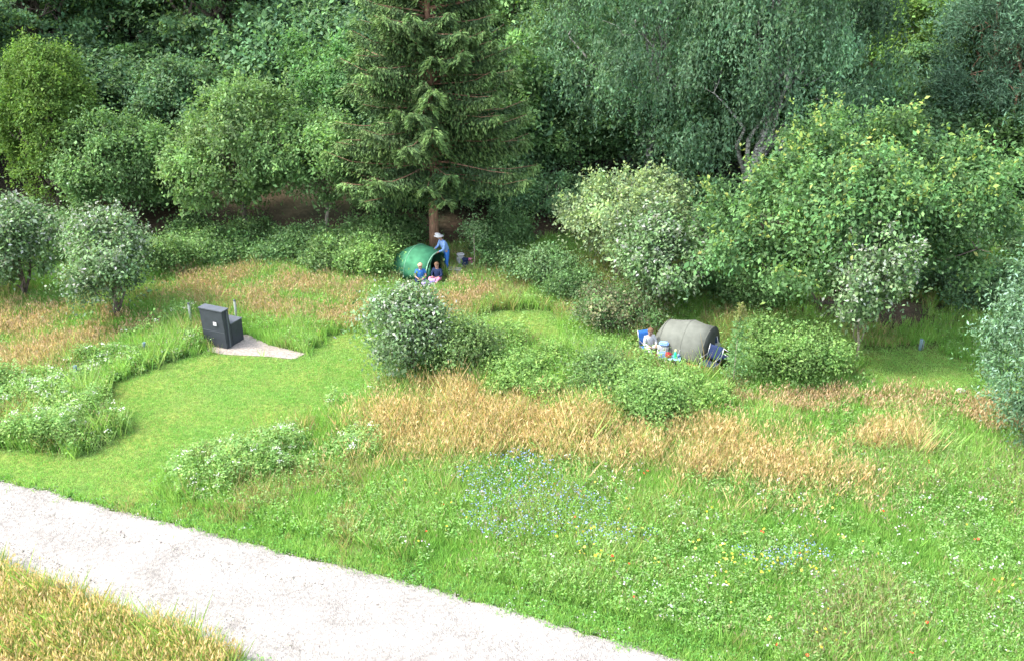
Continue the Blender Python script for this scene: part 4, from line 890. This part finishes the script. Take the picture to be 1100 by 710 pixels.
def props():
    global SKIN, M_DARK, M_LIP
    SKIN = simple_mat('skin', (0.3, 0.175, 0.13), 0.55, var=0.08); M_DARK = simple_mat('dark_plastic', (0.02, 0.02, 0.022), 0.4); M_LIP = simple_mat('lip', (0.4, 0.14, 0.12))
    F = lambda n, c, **k: simple_mat(n, c, rough=k.pop('rough', 0.85), spec=0.2, var=k.pop('var', 0.12), scale=k.pop('scale', 14), **k)
    wht = F('white_cloth', (0.38, 0.38, 0.38)); ltb = F('light_blue_cloth', (0.17, 0.28, 0.5)); blu = F('blue_cloth', (0.025, 0.11, 0.33)); nav = F('navy_cloth', (0.012, 0.022, 0.06))
    pnk = F('pink_cloth', (0.6, 0.2, 0.32)); blond = F('blond_hair', (0.5, 0.33, 0.2), scale=60); brown = F('brown_hair', (0.12, 0.07, 0.04), scale=60); lil = F('lilac_cloth', (0.42, 0.32, 0.7)); red = F('red_cloth', (0.25,0.012,0.022))
    pale = simple_mat('pale_metal', (0.4,0.41,0.42), 0.35, 0.5, metal=0.6, var=0.05); gsh = F('dark_cloth', (0.03, 0.03, 0.035))
    # ---- high backed grey box
    p = at(226, 374); M_BOX = simple_mat('dark_grey_board', (0.027, 0.031, 0.038), 0.6, 0.4, var=0.18, scale=5, bump=0.2); M_TOP = simple_mat('lighter_grey_board', (0.065, 0.072, 0.083), 0.5, 0.5, var=0.1, scale=6)
    b = empty('box_bench', (p[0] + 0.2, p[1] + 0.1, p[2] + 0.02), R(-24), 'dark grey high-backed box bench with a small white plate on the pale gravel patch', 'box bench')
    extrude_profile('back_panel', [(-0.02, 0.0), (0.32, 0.0), (0.24, 1.42), (-0.10, 1.42)], -0.5, 0.5, M_BOX, b, 0.012)
    boxes('back_cap', [(0, 0.07, 1.445, 1.05, 0.39, 0.04)], M_TOP, b, 0.008)
    extrude_profile('seat_box', [(0.325, 0.0), (0.92, 0.0), (0.92, 0.80), (0.29, 0.80)], -0.49, 0.49, M_BOX, b, 0.012)
    boxes('seat_lid', [(0.0, 0.615, 0.823, 1.02, 0.66, 0.04)], M_TOP, b, 0.008)
    boxes('white_plate', [(0.14, -0.105, 0.93, 0.15, 0.012, 0.14)], wht, b, 0.003)
    boxes('corner_post', [(0.524, 0.12, 0.70, 0.045, 0.06, 1.38)], M_TOP, b, 0.008)
    boxes('panel_joint', [(0.0, -0.056, 0.62, 0.96, 0.012, 0.012)], M_TOP, b, 0.002)
    for hx in (-0.35, 0.35): tubes('hinge', [([(hx - 0.05, 0.935, 0.81), (hx + 0.05, 0.935, 0.81)], 0.014)], M_TOP, b)
    # posts beside it
    wood = simple_mat('weathered_wood', (0.20, 0.22, 0.19), 0.9, 0.2, scale=20, bump=0.3)
    for px, py, h, lab in ((206, 352, 0.95, 'grey wooden post left behind the dark grey box bench'), (255, 350, 1.0, 'grey wooden post right behind the dark grey box bench')):
        q = empty('wooden_post', at(px, py), 0, lab, 'post', 'wooden posts behind the box bench')
        tubes('post_shaft', [([(0, 0, -0.1), (0, 0, h)], [0.05, 0.045])], wood, q); tubes('post_cap', [([(0, 0, h), (0, 0, h + 0.05)], [0.055, 0.02])], M_TOP, q)
    tub = F('pale_blue_tube', (0.18, 0.26, 0.29))
    for px, py, h, lab in ((84, 411, 0.6, 'pale blue tree guard tube in the tall weeds near the left edge'), (157, 384, 0.55, 'pale blue tree guard tube in the tall weeds nearer the box bench'), (988, 376, 0.4, 'pale blue tree guard tube in the shade right of the small silver-leaved tree')):
        q = empty('tree_guard', at(px, py), 0, lab, 'tree guard', 'pale blue tree guards')
        secs = [[(math.cos(t) * r, math.sin(t) * r, z) for t in np.linspace(0, 2 * PI, 13)[:-1]] for z, r in ((-.05, 0.055), (h, 0.055), (h + 0.02, 0.06), (h + 0.03, 0.055))]
        loft('tube', secs, tub, q, closed=True, thick=0.01); tubes('stake', [([(0.1, 0, -0.1), (0.1, 0, h * 0.92)], 0.018)], wood, q)
    stn = simple_mat('pale_stone', (0.36,0.35,0.32), 0.9, bump=0.5)
    for px, py, s, lab in ((966, 421, 0.16, 'white stone on the shaded grass patch at the right'), (932, 414, 0.2, 'pale flat stone at the left edge of the shaded grass patch'), (1032, 422, 0.17, 'pale flat stone at the right edge of the shaded grass patch')):
        bm = bmesh.new(); bmesh.ops.create_icosphere(bm, subdivisions=3, radius=s)
        for v in bm.verts: v.co *= 1 + 0.25 * (float(vnoise(v.co.x * 9 + px, v.co.y * 9 + v.co.z * 7)) - 0.5); v.co.z *= 0.55
        q = bm_obj('stone', bm, stn, None, True); q.location = Vector(at(px, py)) + Vector((0, 0, s * 0.35)); tag(q, lab, 'stone')
    # ---- green tent
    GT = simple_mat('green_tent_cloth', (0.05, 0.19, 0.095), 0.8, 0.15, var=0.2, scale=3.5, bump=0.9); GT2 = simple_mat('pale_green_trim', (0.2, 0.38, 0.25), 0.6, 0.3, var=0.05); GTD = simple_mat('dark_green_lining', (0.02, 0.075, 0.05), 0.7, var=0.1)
    p = at(447, 291); t = empty('tent', (p[0], p[1], p[2] + 0.02), R(-30), 'bright green domed tent with an open arched entrance beside the spruce trunk', 'tent')
    t.scale = (0.95, 0.95, 0.92)
    prof = [(-1.45, 0.30, 0.12), (-1.25, 0.58, 0.36), (-1.0, 0.82, 0.62), (-0.45, 1.0, 1.0), (0.1, 1.1, 1.24), (0.62, 1.02, 1.2), (1.15, 0.92, 1.08)]
    loft('outer_tent', [arch(w, h, x) for x, w, h in prof], GT, t, thick=0.012)
    # rear cap
    loft('rear_panel', [arch(0.30, 0.12, -1.45), arch(0.2, 0.06, -1.5), arch(0.02, 0.01, -1.52)], GT, t, thick=0.01)
    # hoop around the entrance and along the cloth
    for nm, (x, w, h) in (('entrance_hoop', (1.15, 0.92, 1.08)), ('tent_pole', (0.1, 1.115, 1.255)), ('tent_pole', (-1.0, 0.835, 0.635))):
        tubes(nm, [([np.array(q) for q in arch(w, h, x)], 0.028 if nm[0] == 'e' else 0.014)], GT2, t)
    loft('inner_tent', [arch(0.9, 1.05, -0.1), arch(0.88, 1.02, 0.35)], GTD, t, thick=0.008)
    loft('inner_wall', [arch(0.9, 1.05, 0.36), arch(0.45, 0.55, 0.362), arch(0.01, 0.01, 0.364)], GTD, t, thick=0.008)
    # rolled door panel to the camera side of the entrance
    secs = []
    for k in np.linspace(0, 1, 8):
        a0 = k * 1.25; secs.append([(1.16 + 0.10 * math.sin(k * 3), -math.cos(a0) * 0.92, math.sin(a0) ** 0.9 * 1.08), (1.2 + 0.14 * math.sin(k * 5), -math.cos(a0) * 0.62 - 0.12, max(0.02, math.sin(a0) * 0.86 + 0.0))])
    loft('door_flap', secs, GT, t, thick=0.01)
    boxes('ground_sheet', [(-0.05, 0, 0.012, 2.6, 1.9, 0.012)], M_DARK, t, 0.003)
    CLEAR.append((p[0], p[1], 1.25)); CLEAR.append((p[0] + 0.5, p[1] - 1.3, 1.1))
    # ---- grey tent
    GR = simple_mat('grey_tent_cloth', (0.115, 0.12, 0.1), 0.85, 0.1, var=0.15, scale=3.5, bump=1.0); GR2 = simple_mat('shaded_grey_tent_cloth', (0.06, 0.063, 0.055), 0.85, 0.1, var=0.15, scale=4, bump=1.0)  # end panel copy of the cloth, darkened to paint shade on its sun-averted side
    p = at(740, 382); t = empty('tent', (p[0] + 0.03, p[1] + 0.1, p[2] + 0.02), R(-34), 'grey-green tunnel tent with a red groundsheet edge behind the bramble bush', 'tent')
    t.scale = (0.9, 0.92, 0.88)
    # shared arch profile: steep sides, round roof
    def tun(w, h, x, n=21):
        pts = []
        for a in np.linspace(0, PI, n):
            c, s_ = math.cos(a), math.sin(a); pts.append((x, -np.sign(c) * abs(c) ** 0.92 * w, abs(s_) ** 0.98 * h + 0.07))
        return pts
    loft('tent_body', [tun(0.62, 0.72, -1.28), tun(0.82, 1.12, -1.02), tun(0.86, 1.2, -0.55), tun(0.93, 1.34, 0.0), tun(0.88, 1.27, 0.42), tun(0.88, 1.27, 0.85)], GR, t, thick=0.01)
    loft('end_panel', [tun(0.88, 1.27, 0.852), tun(0.70, 1.02, 0.90), tun(0.4, 0.6, 0.96), tun(0.1, 0.18, 1.0), tun(0.01, 0.02, 1.01)], GR2, t, thick=0.01)
    loft('rear_panel', [tun(0.62, 0.72, -1.282), tun(0.3, 0.36, -1.36), tun(0.01, 0.02, -1.38)], GR, t, thick=0.01)
    for x, w, h in ((0.85, 0.888, 1.282), (-0.02, 0.94, 1.352), (-0.98, 0.835, 1.15)):
        tubes('tent_pole', [([np.array(q) for q in tun(w, h, x)], 0.010)], GR, t)
    boxes('ground_sheet', [(-0.15, 0, 0.045, 2.2, 1.86, 0.085)], red, t, 0.02)
    for x, y in ((-1.2, -1.3), (0.0, -1.45), (1.1, -1.35)):
        tubes('guy_line', [([(x * 0.8, -0.9, 0.55), (x, y, 0.0)], 0.006)], wht, t, 5)
    CLEAR.append((p[0] - 0.1, p[1] + 0.3, 1.25)); CLEAR.append((p[0] - 0.5, p[1] - 1.1, 1.0)); CLEAR.append((p[0] - 1.4, p[1] - 0.6, 0.8)); CLEAR.append((p[0] + 1.0, p[1] - 0.7, 0.9)); CLEAR.append((p[0] - 1.6, p[1] + 0.2, .7))
    # ---- people
    stand = dict(pelvis=(0, 0.06, 0.94), chest=(0, -0.1, 1.27), neck=(0, -0.17, 1.46), head=(0, -0.23, 1.56), look=(0, -1, -0.5),
                 shL=(0.18, -0.12, 1.38), shR=(-0.18, -0.12, 1.38), elL=(0.25, -0.18, 1.1), elR=(-0.25, -0.2, 1.1), wrL=(0.17, -0.4, 1.0), wrR=(-0.16, -0.42, 1.02),
                 hipL=(0.1, 0.06, 0.88), hipR=(-0.1, 0.06, 0.88), knL=(0.12, 0.0, 0.49), knR=(-0.11, 0.06, 0.49), anL=(0.13, 0.05, 0.09), anR=(-0.13, 0.14, 0.09), toeL=(0.15, -0.1, 0.045), toeR=(-0.15, 0.0, 0.045))
    sit = dict(pelvis=(0, 0.05, 0.15), chest=(0, 0.03, 0.46), neck=(0, 0.0, 0.66), head=(0, -0.02, 0.77), look=(0, -1, -0.15),
               shL=(0.17, 0.02, 0.58), shR=(-0.17, 0.02, 0.58), elL=(0.24, -0.06, 0.34), elR=(-0.24, -0.06, 0.34), wrL=(0.13, -0.25, 0.32), wrR=(-0.13, -0.25, 0.3),
               hipL=(0.1, 0.0, 0.13), hipR=(-0.1, 0.0, 0.13), knL=(0.22, -0.34, 0.3), knR=(-0.22, -0.34, 0.28), anL=(0.1, -0.5, 0.07), anR=(-0.1, -0.56, 0.07), toeL=(0.12, -0.63, 0.045), toeR=(-0.12, -0.69, 0.045))
    person(at(479, 293), R(-62), 'standing person in white hat, light blue shirt and blue trousers, bending forward by the spruce', stand, ltb, blu, gsh, brown, 1.04, hat=wht)
    person(at(452, 304), R(8), 'fair-haired person in a blue shirt sitting on the ground in front of the green tent', sit, blu, nav, wht, blond, 0.95, sleeves='short')
    person(at(470, 303), R(-20), 'person in dark navy top and pink trousers sitting in the entrance of the green tent', sit, nav, pnk, wht, brown, 0.95)
    sit2 = {k: (v if k == 'look' else (v[0], v[1], v[2] + (0.12 if k[:2] not in ('an', 'to') else 0))) for k, v in sit.items()}
    c = at(697, 380); person(c, R(20), 'brown-haired person in white sitting in a low blue chair left of the grey tent', sit2, wht, wht, wht, brown, 0.95)
    # ---- chairs
    def chair(loc, rz, label, cloth, s=1.0, seat=0.15):
        q = empty('folding_chair', loc, rz, label, 'folding chair'); q.scale = (s, s, s)
        h = seat
        loft('seat', [[(x, y, h - 0.02 * math.sin(PI * (x + 0.24) / 0.48)) for x in np.linspace(-0.24, 0.24, 7)] for y in np.linspace(-0.25, 0.2, 5)], cloth, q, thick=0.012)
        loft('backrest', [[(x, 0.22 + z * 0.35, h + z) for x in np.linspace(-0.24, 0.24, 7)] for z in np.linspace(0.04, 0.5, 5)], cloth, q, thick=0.012)
        for sx in (-1, 1):
            x = sx * 0.26
            tubes('side_frame', [([(x, 0.2, h), (x, 0.40, h + 0.52)], 0.012), ([(x, -0.26, h), (x, 0.22, h)], 0.012), ([(x, -0.26, h + .18), (x, 0.26, h + 0.2)], 0.012)], pale, q)
            tubes('leg', [([(x, -0.22, h), (x, -0.26, 0.0)], 0.012)], pale, q); tubes('leg', [([(x, 0.18, h), (x, 0.26, 0.0)], 0.012)], pale, q)
        return q
    chair(Vector(c) + Vector((0.0, 0.12, 0)), R(20), 'low blue folding chair left of the grey tent, under the person in white', blu, 1.0, 0.2)
    chair(at(762, 400), R(-40), 'navy folding chair with pale metal legs at the right end of the grey tent', nav, 1.0, 0.36)
    chair(at(770, 392), R(30), 'second navy folding chair, half hidden behind the one with pale legs', nav, 1.0, 0.36)
    # ---- bags
    def rucksack(loc, rz, label, c1, c2, s=1.0, name='rucksack'):
        q = empty(name, loc, rz, label, name); q.scale = (s, s, s)
        boxes('bag_body', [(0, 0, 0.27, 0.34, 0.24, 0.52)], c1, q, 0.07); boxes('top_lid', [(0, 0.0, 0.575, 0.33, 0.26, 0.10)], c2, q, 0.04); boxes('front_pocket', [(0, -0.15, 0.2, 0.26, 0.10, 0.26)], c2, q, 0.035)
        tubes('shoulder_strap', [([(-0.1, 0.12, 0.5), (-0.1, 0.2, 0.35), (-0.1, 0.12, 0.1)], 0.018), ([(0.1, 0.12, 0.5), (0.1, 0.2, 0.35), (0.1, 0.12, 0.1)], 0.018)], gsh, q, 6)
        return q
    rucksack(at(712, 385), R(-15), 'white bag with a light blue lid leaning at the left front of the grey tent', wht, ltb, 1.0)
    rucksack(at(767, 386), R(10), 'navy rucksack against the right end of the grey tent', nav, pale, 1.05)
    rucksack(at(495, 287), R(10), 'tall white rucksack standing right of the standing person', wht, wht, 1.0)
    rucksack(at(500, 290), R(-20), 'dark navy rucksack right of the tall white rucksack', nav, nav, 0.85)
    rucksack(at(505, 288), R(-10), 'small pink bag at the foot of the thin young tree', pnk, pnk, 0.7)
    q = empty('sleeping_bag', at(462, 306), R(30), 'crumpled lilac and dark sleeping bag in front of the tent entrance', 'sleeping bag')
    tubes('bag_roll', [([(-0.35, 0, 0.12), (-0.2, 0.02, 0.12), (0.15, -0.01, 0.12), (0.35, 0, 0.12)], [0.08, 0.13, 0.125, 0.07])], lil, q, 12); tubes('roll_strap', [([(-0.12, 0.005, 0.12), (-0.08, 0.005, 0.12)], 0.137)], gsh, q, 12)
    q = empty('cool_box', at(489, 297), R(-12), 'white cool box with grey lid on the grass right of the green tent', 'cool box')
    boxes('box_body', [(0, 0, 0.16, 0.48, 0.3, 0.3)], wht, q, 0.02); boxes('lid', [(0, 0, 0.335, 0.5, 0.32, 0.045)], pale, q, 0.012)
    tubes('handle', [([(-0.26, 0, 0.24), (-0.27, -0.17, 0.3), (0.27, -0.17, 0.3), (0.26, 0, 0.24)], 0.012)], gsh, q)
    # ---- camp table with stove and bottle
    tp = at(722, 391); q = empty('camp_table', tp, R(-15), 'low camp table with a light blue top in front of the grey tent', 'camp table')
    boxes('table_top', [(0, 0, 0.24, 0.55, 0.38, 0.025)], F('pale_blue_top', (0.2, 0.38, 0.46)), q, 0.006)
    for sx in (-1, 1):
        for sy in (-1, 1): tubes('leg', [([(sx * 0.24, sy * 0.15, 0.23), (sx * 0.27, sy * 0.18, 0)], 0.011)], pale, q)
    def lathe(name, prof, mat, parent, n=18): return loft(name, [[(math.cos(t) * r, math.sin(t) * r, z) for t in np.linspace(0, 2 * PI, n + 1)[:-1]] for r, z in prof], mat, parent, closed=True)
    T0 = Vector(tp) + Vector((0, 0, 0.2535))
    o = empty('cooking_pot', T0 + Vector((-0.14, 0.05, 0)), 0, 'dark red cooking pot on the left of the low camp table', 'pot'); lathe('pot_body', [(0.001, 0), (0.1, 0), (0.11, 0.02), (0.11, 0.12), (0.001, 0.12)], red, o); lathe('pot_lid', [(0.112, 0.121), (0.1, 0.14), (0.02, 0.155), (0.02, 0.18), (0.001, 0.18)], red, o)
    o = empty('bottle', T0 + Vector((0.08, -0.04, 0)), 0, 'bright green bottle with a pale yellow top on the low camp table', 'bottle')
    lathe('bottle_body', [(0.001, 0), (0.05, 0), (0.055, 0.02), (0.055, 0.17), (0.03, 0.22), (0.02, 0.25)], simple_mat('green_plastic', (0.03, 0.6, 0.28), 0.3), o); lathe('bottle_cap', [(0.028, 0.25), (0.03, 0.32), (0.001, 0.325)], F('pale_yellow_plastic', (0.75, 0.75, 0.3)), o)
    o = empty('mug', T0 + Vector((0.2, 0.06, 0)), 0, 'small white-blue mug on the right of the low camp table', 'mug'); lathe('mug_body', [(0.001, 0), (0.04, 0), (0.042, 0.09), (0.036, 0.088), (0.035, 0.01), (0.001, 0.008)], ltb, o); tubes('handle', [([(0.04, 0, 0.07), (0.07, 0, 0.06), (0.07, 0, 0.03), (0.04, 0, 0.02)], 0.006)], ltb, o, 6)
    # young tree behind the bags
    root = empty('sapling', at(510, 291), 0, 'thin brown-stemmed young tree with a small green top right of the spruce trunk', 'sapling')
    T = Tubes(6); T.add(wobble((0, 0, -0.1), (0, 0, 2.0), 5, 0.1), [0.03, 0.025, 0.02, 0.014, 0.006]); link('stem', T.mesh('stem'), BARK_PALE, root)
    n = 500; pos = rng.normal(0, 1, (n, 3)) * np.array([0.32, 0.32, 0.3]) + np.array([0, 0, 1.8]); link('crown', build_mesh('crown', leaves(pos, rng.normal(0, 1, (n, 3)), np.array([0, 0, 1.0]) + rng.normal(0, .5, (n, 3)), 0.1, 0.05), 0, 4, jitcol((0.1, 0.15, 0.06), n)), LEAF, root)
CLEAR = []
# ------------------------------------------------------------------ light and camera
def world():
    w = bpy.data.worlds.new('World'); scene.world = w; w.use_nodes = True
    nt = w.node_tree; bg = nt.nodes['Background']; sk = nt.nodes.new('ShaderNodeTexSky'); sk.sky_type = 'NISHITA'; sk.sun_disc = False
    el, az = R(52), R(-98)          # azimuth measured clockwise from +Y : the sun stands left of the view
    sk.sun_elevation = el; sk.sun_rotation = az; sk.air_density = 1.0; sk.dust_density = 2.0
    hs = nt.nodes.new('ShaderNodeHueSaturation'); hs.inputs['Saturation'].default_value = 0.55; nt.links.new(sk.outputs[0], hs.inputs['Color']); nt.links.new(hs.outputs[0], bg.inputs[0]); bg.inputs[1].default_value = 0.15
    l = bpy.data.lights.new('sun', 'SUN'); l.energy = SUN_E; l.angle = R(12); l.color = (1, 0.96, 0.9)
    o = bpy.data.objects.new('sun', l); COL.objects.link(o)
    d = Vector((math.sin(az) * math.cos(el), math.cos(az) * math.cos(el), math.sin(el)))
    o.rotation_euler = d.to_track_quat('Z', 'Y').to_euler(); o.location = (0, 0, 40)
    cam = bpy.data.cameras.new('camera'); cam.lens = 35; cam.sensor_width = 36; cam.clip_end = 2000; cam.clip_start = 0.1
    c = bpy.data.objects.new('camera', cam); COL.objects.link(c); c.location = (0, 0, CAM_H); c.rotation_euler = (R(90) - PITCH, 0, 0)
    scene.camera = c
    vs = scene.view_settings; vs.view_transform = 'Standard'; vs.look = 'None'; vs.gamma = 1; vs.exposure = EXPO; vs.use_curve_mapping = False
    scene.render.resolution_x = 1024; scene.render.resolution_y = 660
    scene.render.engine = 'CYCLES'; scene.cycles.max_bounces = 6; scene.cycles.diffuse_bounces = 3; scene.cycles.transmission_bounces = 3
SUN_E = 1.25; EXPO = 2.6
props()
ground(); road(); build_trees(); meadow(); world()
